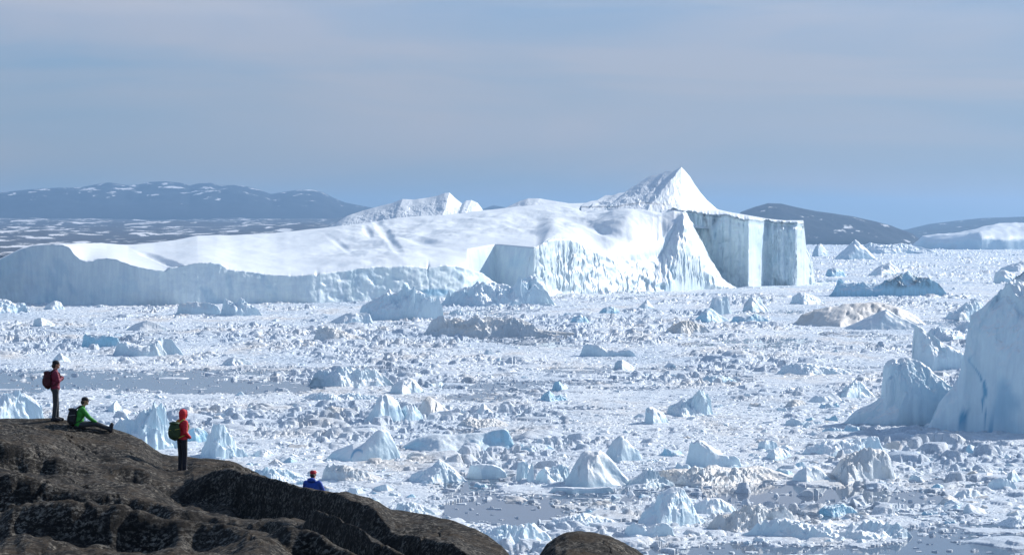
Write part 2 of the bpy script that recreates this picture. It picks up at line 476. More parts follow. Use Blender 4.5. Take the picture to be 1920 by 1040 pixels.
def pack_height(X, Y):
    op = openness(X, Y)
    wx = fbm(X / 6, Y / 6, 90, 3) * 3.0; wy = fbm(X / 6, Y / 6, 95, 3) * 3.0
    far = sst(1800, 5000, Y)
    reg = 0.28 + 1.3 * sst(-0.20, 0.40, fbm(X / 55, Y / 130, 400, 4, 0.6))
    Z = np.full(X.shape, -1.0)
    for (s, h, p, seed) in ((30, 1.1, 0.22, 1), (13, 1.0, 0.42, 2), (5.5, 1.15, 0.52, 3), (2.6, 0.8, 0.55, 4), (1.3, 0.42, 0.55, 5)):
        if s < 4 and Y.min() > 3000: continue
        x = (X + wx * min(1, s / 8)) / s; y = (Y + wy * min(1, s / 8)) / s
        f1, f2, ci, cj, dx, dy = worley(x, y, seed * 13)
        r = hsh(ci, cj, seed * 31 + 1); r2 = hsh(ci, cj, seed * 31 + 2)
        t1 = hsh(ci, cj, seed * 31 + 3) - 0.5; t2 = hsh(ci, cj, seed * 31 + 4) - 0.5
        pr = p * (1 - 0.98 * op) if s > 4 else p * (1 - 0.95 * op)
        tall = r2 ** 4 * h * (1.5 + 1.2 * far) * (0.3 if s > 20 else 1.0) * reg * 1.25 * np.minimum(0.62, np.clip(1 - 1.5 * f1 + 0.5 * dx * t1, 0, 1)) * 1.5
        z = 0.07 + 0.22 * r2 * (h ** 0.5) + tall + (dx * t1 + dy * t2) * (0.15 + (0.2 + 1.6 * r2 ** 3) * np.minimum(1, reg)) * h
        z = z - 0.8 * (1 - sst(0.0, 0.10 + 0.10 * r2, f2 - f1))
        z = np.where(r < pr, z, -1.0)
        Z = np.maximum(Z, z)
    # slush between the floes
    sl = -0.05 + 0.30 * fbm(X / 3.0, Y / 4.0, 60, 4, 0.7) - 0.9 * sst(0.12, 0.5, op) + 0.30 * fbm(X / 40, Y / 90, 61, 3)
    Z = np.maximum(Z, sl)
    Z = Z + 0.10 * fbm(X / 1.2, Y / 1.2, 62, 2) * (Z > 0)
    return Z

def make_pack():
    parts = []
    def block(u0, u1, du, y):
        u = np.arange(u0, u1 + du, du)
        Y, U = np.meshgrid(y, u, indexing='ij')
        # shift alternate rows a little so that the rows never read as scan lines
        X = (U - 960) / FPX * Y
        Z = pack_height(X, Y)
        zq = np.maximum(np.maximum(Z[:-1, :-1], Z[1:, :-1]), np.maximum(Z[:-1, 1:], Z[1:, 1:]))
        keep = zq > -0.05
        co = np.stack([X, Y, Z], -1).reshape(-1, 3)
        q = grid_quads(*Y.shape, keep=keep)
        co, q = compact(co, q)
        parts.append((co, q))
    def gy(a, b, k): return np.geomspace(a, b, int(math.log(b / a) / k))
    block(-120, 2040, 1.9, gy(495, 1250, 0.0014))
    block(-120, 2040, 2.0, gy(1250, 3150, 0.0017))
    block(1340, 2060, 2.0, gy(3150, 15000, 0.0035))
    n = 0; C = []; Q = []
    for co, q in parts:
        C.append(co); Q.append(q + n); n += len(co)
    o = mesh_np('pack_ice', np.concatenate(C), np.concatenate(Q), M_PACK, False)
    tag(o, 'closely packed broken sea ice and slush covering the fjord', 'pack ice', kind='stuff')
make_pack()

# ------------------------------------------------------------------ icebergs placed one by one
def berg_slices(pts, base_y, depth, rf=0.5, fp=0.5, rough=0.05, seed=1, du=None, nr=26, flute=0.0, facet=0.25, sink=1.5, dirt=None, blue=None, zoff=0.0, skew=0.0, crease=0.36):
    """pts: skyline of the berg, (px, py) left to right; it stands on the water at the pixel row base_y,
    its front foot there, its ridge a share rf of the depth behind it"""
    y0 = float(ground_y(base_y)) if zoff == 0 else float(depth_base[0])
    if fp > 0.36: depth = depth * 1.7
    u0, u1 = pts[0][0], pts[-1][0]
    ppm = FPX / y0
    if du is None: du = max(0.8, (u1 - u0) / 110)
    u = np.arange(u0 - du, u1 + 2 * du, du)
    nc = len(u)
    yr = y0 + depth * rf
    _, zc = at(u, pl(pts, u), yr)
    h = zc - zoff
    hmax = h.max()
    h = h + (fbm(u / ppm / (hmax * 0.35), u * 0 + seed, seed, 5, 0.62)) * hmax * (0.035 + 0.45 * max(0.0, min(rough, 0.3) - 0.04)) * np.clip(h / hmax, 0, 1)
    v = np.concatenate([np.linspace(0, 1, nr) ** 1.3, 1 + np.linspace(0, 1, nr // 2)[1:]])
    V, U = np.meshgrid(v, u, indexing='ij')
    lean = (float(hsh(np.array([seed]), np.array([7]), 3)[0]) - 0.35) * 0.45
    sh_ = (1 - np.clip(V, 0, 1)) * (u1 - u0) * (lean + (0.08 + 1.8 * rough) * fbm(V * 2.2 + seed, U / (u1 - u0) * 2.5, seed + 60, 3)) * (0.3 if seed in (60, 12) else 1)
    Hh = np.interp(U + sh_, u, h)
    endf = np.clip(np.minimum(U - u0, u1 - U) / (0.08 * (u1 - u0)), 0, 1)
    Hh = Hh * endf
    endt = np.clip(np.minimum(U - u0, u1 - U) / (0.16 * (u1 - u0)), 0, 1) ** 0.5
    # plan outline: a corner towards the viewer, both faces receding from it
    uc = u0 + crease * (u1 - u0)
    tw = np.where(U < uc, (uc - U) / (uc - u0), (U - uc) / (u1 - uc))
    wob_ = 0.25 * fbm(U / (u1 - u0) * 5 + seed, V * 1.5, seed + 70, 3)
    Yf = yr - (yr - y0) * np.clip(1.02 - 0.95 * np.clip(tw, 0, 1) + wob_ * min(1, rough * 8), 0.04, 1.1)
    Yb = yr + (depth * (1 - rf)) * (0.25 + 0.75 * endt)
    Yf = Yf + skew * (U - u0) / (u1 - u0) * depth
    Y = np.where(V <= 1, Yf + (yr - Yf) * V, yr + (Yb - yr) * (V - 1))
    X = (U - 960) / FPX * Y
    s = max(hmax, 1.0)
    pw = fp * (1 + 0.8 * fbm(X / s / 0.9, Y / s / 3, seed + 3, 3) * 0.35)
    plat = 1.0 + (0 if seed in (60, 61, 62) else 0.35 * float(hsh(np.array([seed]), np.array([2]), 9)[0]))
    C = np.where(V <= 1, np.minimum(1, plat * np.clip(V, 0, 1) ** np.clip(pw, 0.12, 3)), np.sqrt(np.clip(1 - (V - 1) ** 2, 0, 1)))
    Z = -sink + (Hh + sink) * C
    wgt = np.sin(math.pi * np.clip(V, 0, 1)) * np.clip(Hh / hmax, 0.15, 1)
    f1, f2, ci, cj, dx, dy = worley(X / s / 0.45, Y / s / 0.45, seed + 40)
    tilt = (hsh(ci, cj, seed + 1) - .5) * dx + (hsh(ci, cj, seed + 2) - .5) * dy
    Z = Z + wgt * s * (facet * 1.3 * tilt + facet * 0.35 * (hsh(ci, cj, seed + 9) - 0.5))
    Z = Z + (wgt + 0.1) * s * min(rough, 0.24) * fbm(X / s / 0.22, Y / s / 0.22, seed + 6, 5, 0.6)
    # flutes push the steep faces in and out
    fl = fbm(X / s / 0.25, Z / s / 0.5, seed + 8, 4) * (flute + 0.03) * s * np.where(V < 1, 1, 0.3)
    Y = Y + fl
    X = X + fbm(Y / s / 0.2, Z / s / 0.3, seed + 12, 3) * 0.06 * s
    U2, P2 = project(X, Y, Z)
    at_ = {}
    at_['dirt'] = np.zeros(V.shape) if dirt is None else dirt(U2, P2, X, Y, Z)
    at_['blue'] = np.zeros(V.shape) if blue is None else blue(U2, P2, X, Y, Z)
    q = grid_quads(*V.shape)
    co = np.stack([X, Y, Z], -1).reshape(-1, 3)
    return co, q, {k: a.ravel() for k, a in at_.items()}, ((u0 + u1) / 2 - 960) / FPX * yr, yr

depth_base = [0]
REFS = []      # (px, py, phrase) of named bergs, used for the chunk labels
def berg(name, label, pts, base_y, depth, mat=None, ref=None, cat='iceberg', group=None, smooth=False, **kw):
    co, q, at_, cx, cy = berg_slices(pts, base_y, depth, **kw)
    o = mesh_np(name, co, q, mat or M_BERG, smooth or kw.get('rough', 0.05) <= 0.1, origin=(cx, cy, 0), attrs=at_)
    tag(o, label, cat, group)
    if ref: REFS.append((sum(p[0] for p in pts) / len(pts), base_y - 4, ref, pts[0][0], pts[-1][0]))
    return o

def dark_top(u, p, x, y, z):
    return sst(1630, 1690, u) * (1 - sst(1765, 1785, u)) * sst(5, 12, z) * np.clip(0.7 + 1.5 * fbm(x / 5, y / 5, 4, 3), 0, 1)
def low_blue(u, p, x, y, z):
    return (1 - sst(1.0, 3.5, z)) * 0.45

G1 = 'small icebergs in the pack ice'
# far right and middle distance
berg('tabular_iceberg', 'pale flat-topped iceberg on the horizon at the right edge', [(1700, 462), (1715, 452), (1740, 441), (1770, 438), (1800, 437), (1840, 430), (1880, 420), (1920, 418), (1990, 420), (2060, 440), (2080, 466)], 468, 700, rf=0.5, fp=0.3, rough=0.03, facet=0.08, seed=5, ref='the flat berg on the right horizon')
berg('iceberg', 'bluish peaked iceberg seen against the sea below the island', [(1562, 487), (1578, 472), (1590, 462), (1602, 452), (1615, 460), (1628, 470), (1645, 484)], 487, 60, seed=6, ref='the peaked berg below the island')
berg('iceberg', 'small white pointed iceberg just right of the cliff end', [(1522, 478), (1530, 462), (1540, 458), (1548, 468), (1556, 480)], 481, 40, seed=7)
berg('iceberg', 'broad pale rubble iceberg behind the dark-topped one, near the horizon', [(1600, 468), (1630, 455), (1665, 460), (1690, 456), (1720, 462), (1760, 472)], 476, 90, seed=8, rough=.15)
berg('iceberg', 'low domed iceberg with a bluish left side behind the dark-topped berg', [(1628, 517), (1642, 504), (1655, 495), (1668, 492), (1682, 502), (1694, 514)], 518, 40, seed=9)
berg('iceberg', 'small flat blue block left of the low domed berg', [(1546, 518), (1552, 505), (1566, 502), (1580, 507), (1586, 517)], 519, 25, mat=M_BLUE, seed=10)
berg('iceberg', 'white slab-like iceberg at the right edge above the huge blue berg', [(1862, 530), (1868, 512), (1880, 506), (1895, 511), (1912, 518), (1922, 528)], 532, 35, seed=11, fp=.3)
berg('iceberg', 'bluish rounded iceberg low at the far right edge under the horizon', [(1868, 508), (1890, 497), (1915, 490), (1950, 488), (1980, 506)], 510, 60, seed=111)
berg('dark_topped_iceberg', 'blue iceberg capped with black and grey debris, notched at its left', [(1553, 556), (1562, 542), (1570, 527), (1577, 521), (1583, 532), (1610, 531), (1640, 531), (1665, 529), (1680, 520), (1692, 516), (1703, 509), (1712, 514), (1725, 521), (1745, 523), (1758, 530), (1768, 542), (1780, 547), (1786, 556)], 557, 60, mat=M_BLUE, rf=.4, fp=.28, rough=.16, seed=12, dirt=dark_top, ref='the dark-topped berg')
berg('domed_iceberg', 'broad rounded beige-white iceberg below the dark-topped berg', [(1482, 612), (1492, 598), (1505, 590), (1530, 580), (1570, 573), (1610, 568), (1645, 566), (1680, 574), (1705, 585), (1730, 600), (1742, 612)], 614, 60, mat=M_DIRTY, rf=.5, fp=.6, rough=.07, seed=13, ref='the broad domed berg')
berg('wedge_iceberg', 'smooth shaded wedge of ice leaning on the front of the domed berg', [(1575, 618), (1600, 608), (1625, 596), (1650, 584), (1665, 579), (1680, 590), (1700, 600), (1722, 610), (1735, 618)], 619, 22, rf=.4, fp=.7, rough=.03, facet=.1, seed=14)
berg('iceberg', 'bluish upright block left of the domed berg, tallest of its cluster', [(1318, 590), (1332, 574), (1336, 559), (1350, 554), (1364, 557), (1368, 574), (1374, 590)], 591, 18, rf=.4, fp=.4, seed=15, ref='the bluish upright block')
berg('iceberg', 'pale bluish rounded berg just right of the bluish upright block', [(1392, 584), (1402, 562), (1412, 553), (1424, 556), (1430, 570), (1442, 584)], 586, 18, seed=16)
berg('iceberg', 'turquoise pointed berg in front of the bluish upright block', [(1298, 604), (1314, 590), (1324, 578), (1332, 577), (1342, 584), (1356, 594), (1374, 604)], 606, 16, mat=M_BLUE, seed=17, ref='the turquoise pointed berg')
berg('iceberg', 'low beige rubble berg left of and below the turquoise pointed berg', [(1244, 626), (1258, 612), (1275, 604), (1295, 601), (1318, 610), (1335, 620)], 626, 18, mat=M_DIRTY, rough=.2, seed=18)
berg('iceberg', 'low turquoise ice ridge just right of the turquoise pointed berg', [(1368, 602), (1385, 592), (1400, 594), (1420, 588), (1436, 597), (1446, 604)], 606, 12, mat=M_BLUE, seed=19)
berg('iceberg', 'rubbly white berg between the tall cliff end and the domed berg', [(1480, 568), (1492, 556), (1508, 548), (1522, 553), (1538, 560), (1552, 570)], 571, 30, rough=.2, seed=20)
# along the foot of the long iceberg
berg('craggy_iceberg', 'craggy spiked iceberg in front of the long shaded cliff', [(664, 600), (672, 585), (682, 572), (696, 562), (712, 556), (724, 553), (731, 542), (738, 547), (750, 543), (758, 538), (763, 533), (769, 544), (782, 547), (797, 551), (808, 556), (814, 566), (817, 584), (836, 600)], 601, 26, rf=.42, fp=.45, rough=.26, facet=.4, seed=22, ref='the craggy spiked berg')
berg('ice_rubble_heap', 'heap of blue-white ice blocks fallen under the long cliff bowl', [(822, 574), (836, 562), (858, 545), (872, 538), (890, 536), (903, 529), (915, 534), (940, 533), (962, 540), (978, 528), (990, 521), (1003, 521), (1014, 532), (1024, 548), (1036, 560), (1048, 574)], 576, 45, rf=.45, fp=.6, rough=.3, facet=.6, seed=23, ref='the heap of fallen blocks')
berg('iceberg', 'low pale wedge just left of the craggy spiked berg', [(612, 607), (628, 598), (645, 589), (658, 585), (676, 586), (692, 588), (702, 606)], 608, 18, rf=.4, fp=.4, seed=24)
berg('iceberg', 'flat-topped white slab against the long shaded cliff', [(328, 588), (338, 573), (352, 567), (380, 567), (400, 569), (412, 576), (416, 590)], 591, 20, rf=.4, fp=.3, rough=.06, seed=25, ref='the flat-topped white slab')
berg('iceberg', 'two-pronged bright berg just right of the flat-topped white slab', [(412, 592), (416, 574), (422, 561), (432, 565), (440, 571), (449, 560), (460, 568), (476, 578), (492, 592)], 593, 18, rf=.4, fp=.5, rough=.18, seed=26)
berg('iceberg', 'white rounded lump left along the foot of the shaded cliff', [(80, 580), (90, 570), (104, 563), (114, 567), (122, 580)], 581, 14, seed=27, ref='the rounded lump by the cliff foot')
berg('iceberg', 'bright rubble ridge at the left edge under the shaded cliff', [(-40, 582), (-10, 562), (10, 560), (25, 568), (45, 567), (55, 582)], 588, 30, rough=.22, seed=28)
berg('iceberg', 'small grey-blue dome in the pack below the left cliff', [(60, 612), (68, 600), (78, 595), (92, 601), (109, 611)], 613, 14, seed=29, fp=.4)
berg('iceberg', 'smooth white mound below the flat-topped white slab', [(232, 620), (255, 606), (275, 600), (295, 606), (318, 618)], 621, 18, rough=.03, facet=.08, fp=1.2, seed=30)
berg('iceberg', 'white hump with a row of small blocks right of the craggy spiked berg', [(838, 590), (848, 583), (862, 580), (880, 584), (905, 586), (930, 591)], 593, 14, rough=.3, seed=31)
berg('beige_ridge_iceberg', 'long low beige and white ridge of ice below the heap of fallen blocks', [(784, 632), (806, 622), (824, 612), (838, 598), (860, 597), (884, 604), (903, 600), (918, 594), (938, 601), (958, 599), (978, 598), (1000, 610), (1012, 618), (1050, 622), (1100, 626)], 633, 26, mat=M_DIRTY, rf=.4, fp=.6, rough=.22, facet=.45, seed=32, ref='the long beige ridge')
berg('iceberg', 'tilted grey-white block with a rubble tail left of the beige ridge', [(584, 641), (590, 626), (598, 615), (612, 613), (635, 618), (665, 628), (700, 638)], 642, 16, mat=M_DIRTY, rough=.16, seed=33)
berg('iceberg', 'small blue dome right of the heap of fallen blocks', [(1068, 606), (1076, 594), (1090, 590), (1100, 596), (1106, 606)], 607, 10, mat=M_BLUE, seed=34)
berg('iceberg', 'pale turquoise hump near the foot of the sunlit cliff', [(1122, 586), (1132, 577), (1146, 573), (1158, 580), (1164, 587)], 588, 12, mat=M_BLUE, seed=35)
berg('iceberg', 'small white pyramid below the sunlit cliff foot', [(1196, 577), (1206, 568), (1213, 561), (1220, 570), (1228, 578)], 579, 10, seed=36)
berg('blue_block_iceberg', 'square deep-blue faced ice block in the left pack ice', [(150, 652), (154, 634), (160, 627), (178, 630), (194, 628), (210, 631), (223, 633), (226, 650)], 653, 12, mat=M_BLUE, rf=.35, fp=.25, rough=.08, seed=37, ref='the deep-blue block')
berg('iceberg', 'long white berg with two humps right of the deep-blue block', [(210, 669), (217, 652), (223, 641), (240, 640), (262, 647), (286, 651), (296, 640), (312, 635), (322, 634), (330, 648), (348, 666)], 669, 18, rf=.4, fp=.4, rough=.12, seed=38, ref='the two-humped white berg')
berg('iceberg', 'low white mound right of the two-humped berg, beside the dark lead', [(412, 686), (424, 673), (440, 668), (458, 672), (476, 684)], 687, 12, rough=.05, fp=.9, seed=39, ref='the mound beside the dark lead')
berg('iceberg', 'blue-shaded lump behind the head of the standing hiker in maroon', [(96, 678), (104, 668), (112, 661), (122, 664), (132, 678)], 680, 9, seed=40)
berg('wedge_iceberg', 'flat blue-sided wedge lying alone in the middle of the pack', [(1086, 668), (1088, 650), (1096, 645), (1112, 647), (1132, 654), (1150, 659), (1170, 655), (1184, 660), (1196, 667)], 669, 13, rf=.4, fp=.3, rough=.08, seed=41, ref='the lone blue-sided wedge')
berg('iceberg', 'small white cap on a low floe below the lone blue-sided wedge', [(1150, 692), (1158, 680), (1168, 674), (1178, 680), (1196, 692)], 694, 9, seed=42)
# middle ground
berg('mound_iceberg', 'broad white mound with bluish hollows in mid picture', [(578, 724), (584, 706), (592, 697), (612, 694), (622, 699), (640, 692), (656, 688), (672, 694), (690, 690), (704, 692), (716, 702), (730, 712), (745, 724)], 726, 18, rf=.45, fp=.6, rough=.2, facet=.4, seed=43, ref='the broad hollowed mound')
berg('iceberg', 'rounded shaded dome touching the right side of the broad mound', [(728, 738), (738, 722), (750, 712), (765, 707), (778, 712), (788, 724), (798, 738)], 740, 12, seed=44)
berg('iceberg', 'low rubble bank in front of the broad hollowed mound', [(560, 748), (590, 736), (630, 741), (660, 736), (700, 742), (722, 748)], 752, 14, rough=.35, facet=.5, seed=45)
berg('shark_fin_iceberg', 'tall fin-shaped iceberg, left side shaded and tip sunlit, mid picture', [(676, 795), (690, 784), (700, 766), (708, 750), (715, 741), (723, 739), (736, 744), (746, 754), (752, 768), (757, 782), (766, 795)], 796, 14, rf=.42, fp=.55, rough=.05, facet=.14, seed=46, ref='the fin-shaped berg')
berg('iceberg', 'slanted block leaning against the right side of the fin-shaped berg', [(742, 792), (750, 772), (758, 762), (770, 756), (778, 764), (786, 774), (796, 788)], 793, 10, rf=.4, fp=.5, rough=.05, seed=47)
berg('iceberg', 'grey beige peaked berg right of the fin-shaped berg', [(778, 790), (786, 768), (794, 752), (804, 742), (816, 750), (832, 762), (846, 772), (860, 790)], 786, 14, mat=M_DIRTY, rf=.4, fp=.6, seed=48, ref='the grey peaked berg')
berg('iceberg', 'dirty grey low ridge left of the fin-shaped berg', [(596, 782), (608, 768), (622, 760), (640, 764), (660, 766), (682, 780)], 782, 12, mat=M_DIRTY, rough=.2, seed=49)
berg('iceberg', 'small sharp white pyramid right of the grey peaked berg', [(888, 778), (897, 766), (905, 756), (914, 764), (928, 777)], 779, 9, rough=.05, seed=50)
berg('iceberg', 'beige lumpy berg with a dark left foot under the sharp white pyramid', [(850, 802), (866, 790), (880, 781), (900, 786), (930, 784), (950, 794), (965, 802)], 803, 13, mat=M_DIRTY, rough=.2, seed=51)
berg('iceberg', 'turquoise jagged cluster in the pack right of the sharp pyramid', [(1010, 752), (1020, 738), (1030, 733), (1040, 742), (1052, 740), (1066, 750)], 753, 9, mat=M_BLUE, rough=.3, seed=52, ref='the turquoise jagged cluster')
berg('iceberg', 'bright blue-shaded block in the pack left of a dirty floe', [(1208, 796), (1213, 772), (1220, 761), (1232, 768), (1244, 772), (1250, 784), (1256, 796)], 797, 10, rf=.4, fp=.4, seed=53, ref='the blue-shaded block')
berg('iceberg', 'small shaded bump beside the dirty patch right of mid picture', [(1470, 764), (1480, 752), (1492, 748), (1506, 751), (1514, 764)], 765, 8, mat=M_DIRTY, rough=.06, seed=54)
berg('iceberg', 'turquoise slab with a curved rim in the right middle pack', [(1310, 716), (1325, 704), (1345, 702), (1368, 708), (1384, 716)], 718, 10, mat=M_BLUE, seed=55)
berg('iceberg', 'low blue-shaded ridge in the pack left of the ice tower', [(1455, 702), (1480, 690), (1505, 680), (1530, 684), (1560, 688), (1600, 692), (1630, 702)], 704, 16, rough=.2, facet=.4, seed=56)
berg('iceberg', 'white crumpled mound left of the ice tower, with a shaded left side', [(1556, 748), (1575, 738), (1588, 722), (1602, 714), (1616, 716), (1628, 730), (1646, 748)], 749, 14, rough=.16, seed=57, ref='the crumpled mound')
berg('iceberg', 'scattered blue-white rubble mound left of the turquoise slab', [(1246, 782), (1256, 762), (1270, 755), (1280, 748), (1300, 742), (1312, 730), (1322, 740), (1330, 760), (1340, 780)], 783, 16, rough=.35, facet=.5, seed=58)
# right: the huge shaded berg and its neighbours
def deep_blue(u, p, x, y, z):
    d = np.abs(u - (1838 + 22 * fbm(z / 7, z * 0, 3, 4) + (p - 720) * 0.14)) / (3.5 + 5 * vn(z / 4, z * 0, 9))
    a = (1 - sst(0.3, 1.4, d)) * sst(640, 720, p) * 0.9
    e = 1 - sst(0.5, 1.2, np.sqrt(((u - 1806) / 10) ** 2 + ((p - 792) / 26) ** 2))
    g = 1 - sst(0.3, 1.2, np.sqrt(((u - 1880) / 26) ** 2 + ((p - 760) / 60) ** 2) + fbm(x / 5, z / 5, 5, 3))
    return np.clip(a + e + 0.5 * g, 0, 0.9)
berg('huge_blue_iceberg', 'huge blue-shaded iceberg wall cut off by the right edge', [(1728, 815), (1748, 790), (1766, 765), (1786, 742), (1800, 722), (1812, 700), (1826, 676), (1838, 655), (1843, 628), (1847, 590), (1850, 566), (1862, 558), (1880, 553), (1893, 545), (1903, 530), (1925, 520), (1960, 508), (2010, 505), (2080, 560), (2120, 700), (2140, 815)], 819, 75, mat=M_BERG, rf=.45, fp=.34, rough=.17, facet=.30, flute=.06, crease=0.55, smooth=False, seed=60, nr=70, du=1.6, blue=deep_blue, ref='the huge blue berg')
berg('ice_tower', 'squat ice tower with a crumbled top left of the huge blue berg', [(1576, 796), (1590, 784), (1604, 770), (1622, 762), (1640, 752), (1652, 744), (1655, 715), (1658, 690), (1668, 680), (1690, 674), (1708, 670), (1724, 672), (1740, 684), (1750, 700), (1766, 712), (1784, 730), (1800, 760), (1810, 796)], 798, 26, rf=.42, fp=.34, rough=.2, facet=.35, seed=61, nr=40, ref='the ice tower')
berg('pinnacle_iceberg', 'pointed blade of ice above the ice tower with rubble on its right', [(1704, 694), (1710, 660), (1712, 625), (1716, 609), (1726, 612), (1738, 622), (1752, 630), (1764, 642), (1785, 652), (1806, 664), (1830, 690)], 696, 26, rf=.35, fp=.35, rough=.15, facet=.3, seed=62, ref='the pointed blade')
berg('iceberg', 'long blocky ridge of white ice behind the pointed blade', [(1735, 618), (1760, 612), (1790, 620), (1815, 605), (1835, 598), (1860, 590), (1880, 600)], 640, 60, rough=.3, facet=.5, seed=63)
berg('iceberg', 'pair of rounded white lumps under the slab at the right edge', [(1770, 596), (1785, 582), (1800, 578), (1812, 566), (1828, 560), (1842, 570), (1852, 590)], 600, 30, rough=.2, seed=64)
berg('iceberg', 'low rubble bank along the foot of the huge blue berg', [(1650, 822), (1690, 812), (1740, 815), (1770, 808), (1800, 818), (1835, 824)], 828, 14, rough=.4, facet=.6, seed=65)
# foreground
def crack(u, p, x, y, z):
    d = np.abs(np.sqrt(((u - 672) / 13) ** 2 + ((p - 860) / 17) ** 2) - 1)
    return (1 - sst(0.05, 0.22, d)) * (p < 858) * (u < 680) * 0.8
berg('fin_backed_iceberg', 'smooth shaded berg rising to a rounded fin, lower left of centre', [(608, 864), (622, 853), (640, 842), (660, 834), (678, 829), (692, 829), (700, 820), (710, 809), (720, 805), (729, 808), (736, 822), (744, 840), (756, 862)], 866, 13, rf=.42, fp=.45, rough=.02, facet=.07, seed=70, blue=crack, smooth=True, ref='the rounded fin berg')
berg('blue_slab_iceberg', 'long low blue slab right of the rounded fin berg', [(738, 852), (760, 834), (785, 820), (812, 813), (850, 816), (880, 812), (912, 810), (934, 805), (948, 803), (956, 812), (962, 828), (972, 846)], 852, 20, mat=M_BLUE, rf=.5, fp=.7, rough=.06, facet=.15, seed=71, ref='the long blue slab')
berg('iceberg', 'low bluish hump at the right end of the long blue slab', [(970, 848), (984, 835), (1005, 830), (1030, 834), (1045, 848)], 850, 9, mat=M_BLUE, rough=.1, seed=72)
berg('iceberg', 'crumpled berg with a shaded left slope below the long blue slab', [(762, 905), (772, 890), (790, 880), (808, 876), (816, 868), (824, 861), (834, 866), (846, 874), (858, 886), (878, 903)], 907, 10, rf=.45, fp=.55, rough=.14, seed=73, ref='the crumpled berg')
berg('iceberg', 'smooth oval slab right of the crumpled berg', [(874, 896), (878, 880), (886, 871), (905, 869), (925, 870), (940, 876), (950, 886), (954, 897)], 898, 8, rf=.4, fp=.3, rough=.02, facet=.06, seed=74, smooth=True, ref='the smooth oval slab')
berg('upright_ice_slab', 'upright blue-shaded ice block beside a thin leaning blade', [(968, 905), (970, 880), (974, 866), (986, 864), (990, 874), (992, 905)], 906, 4, rf=.4, fp=.2, rough=.04, seed=75)
berg('upright_ice_blade', 'thin sunlit blade of ice leaning to the right', [(984, 906), (991, 885), (998, 866), (1010, 857), (1012, 862), (1004, 885), (1001, 906)], 907, 2.5, rf=.4, fp=.3, rough=.02, seed=76)
berg('iceberg', 'lumpy white berg between the leaning blade and the twin-peak berg', [(1000, 906), (1010, 886), (1022, 874), (1034, 878), (1050, 868), (1062, 876), (1072, 905)], 908, 9, rough=.15, seed=77)
berg('square_topped_iceberg', 'large square-topped berg with blue left face, lower centre', [(1052, 914), (1068, 903), (1080, 888), (1088, 866), (1092, 848), (1100, 843), (1114, 845), (1126, 843), (1138, 852), (1148, 864), (1164, 884), (1190, 912)], 916, 13, rf=.42, fp=.5, rough=.05, facet=.14, seed=78, nr=36, ref='the square-topped berg')
berg('iceberg', 'pale pointed berg behind the shoulder of the square-topped berg', [(1130, 866), (1138, 846), (1148, 828), (1160, 817), (1172, 824), (1184, 838), (1198, 846), (1204, 866)], 868, 10, rf=.4, fp=.5, rough=.04, seed=79, ref='the pale pointed berg')
berg('iceberg', 'flat white skirt of rubble at the right of the square-topped berg', [(1165, 915), (1180, 898), (1200, 890), (1214, 878), (1230, 888), (1250, 900), (1270, 915)], 916, 12, rough=.35, facet=.5, seed=80)
berg('flat_ice_floe', 'thin flat floe with a dark undercut in front of the square-topped berg', [(1028, 924), (1034, 913), (1060, 912), (1110, 914), (1146, 912), (1154, 923)], 925, 7, rf=.4, fp=.12, rough=.04, facet=.04, seed=81)
berg('iceberg', 'blue-faced angular berg in the right foreground rubble', [(1284, 874), (1296, 856), (1304, 838), (1309, 825), (1320, 826), (1332, 834), (1346, 842), (1362, 852), (1378, 854), (1390, 862), (1394, 876)], 878, 11, rf=.4, fp=.35, rough=.05, facet=.2, seed=82, ref='the blue-faced angular berg')
berg('iceberg', 'white rounded block right of the blue-faced angular berg', [(1434, 862), (1444, 846), (1458, 838), (1472, 841), (1482, 850), (1486, 862)], 864, 8, seed=83)
berg('iceberg', 'smooth cone of ice before the beige rubble heap', [(1482, 907), (1494, 892), (1504, 880), (1516, 872), (1530, 872), (1540, 880), (1552, 892), (1566, 907)], 908, 9, rf=.4, fp=.6, rough=.04, seed=84, ref='the smooth cone')
berg('beige_rubble_iceberg', 'rounded beige heap of crushed ice in the right foreground', [(1540, 906), (1562, 885), (1578, 862), (1600, 848), (1625, 842), (1648, 840), (1664, 850), (1674, 868), (1680, 888), (1682, 906)], 908, 18, mat=M_DIRTY, rf=.5, fp=.5, rough=.2, facet=.35, seed=85, ref='the beige rubble heap')
berg('iceberg', 'flat-topped white bank behind the beige rubble heap', [(1500, 850), (1520, 838), (1545, 830), (1560, 824), (1600, 822), (1640, 818), (1655, 822), (1660, 845)], 858, 14, rf=.5, fp=.5, rough=.12, seed=86)
berg('iceberg', 'small blue-shaded flat block left of the flat-topped white bank', [(1420, 842), (1424, 828), (1440, 824), (1455, 828), (1460, 842)], 844, 7, fp=.25, seed=87)
berg('rubble_ridge', 'long ridge of jumbled white ice right of the square-topped berg', [(1204, 912), (1230, 892), (1262, 880), (1300, 884), (1340, 874), (1380, 880), (1420, 872), (1450, 884), (1490, 896), (1520, 912)], 916, 26, mat=M_DIRTY, rough=.4, facet=.6, seed=88, ref='the jumbled ridge')
berg('iceberg', 'layered hump of ice with a shaded notch, bottom right of centre', [(1196, 968), (1212, 955), (1228, 945), (1236, 926), (1250, 916), (1266, 912), (1280, 916), (1290, 930), (1300, 950), (1312, 972), (1320, 990)], 990, 12, rf=.45, fp=.6, rough=.12, facet=.25, seed=89, ref='the layered hump')
berg('iceberg', 'smooth white mound right of the layered hump', [(1290, 966), (1305, 944), (1325, 934), (1350, 934), (1372, 946), (1385, 962)], 968, 9, rf=.45, fp=.8, rough=.06, seed=90)
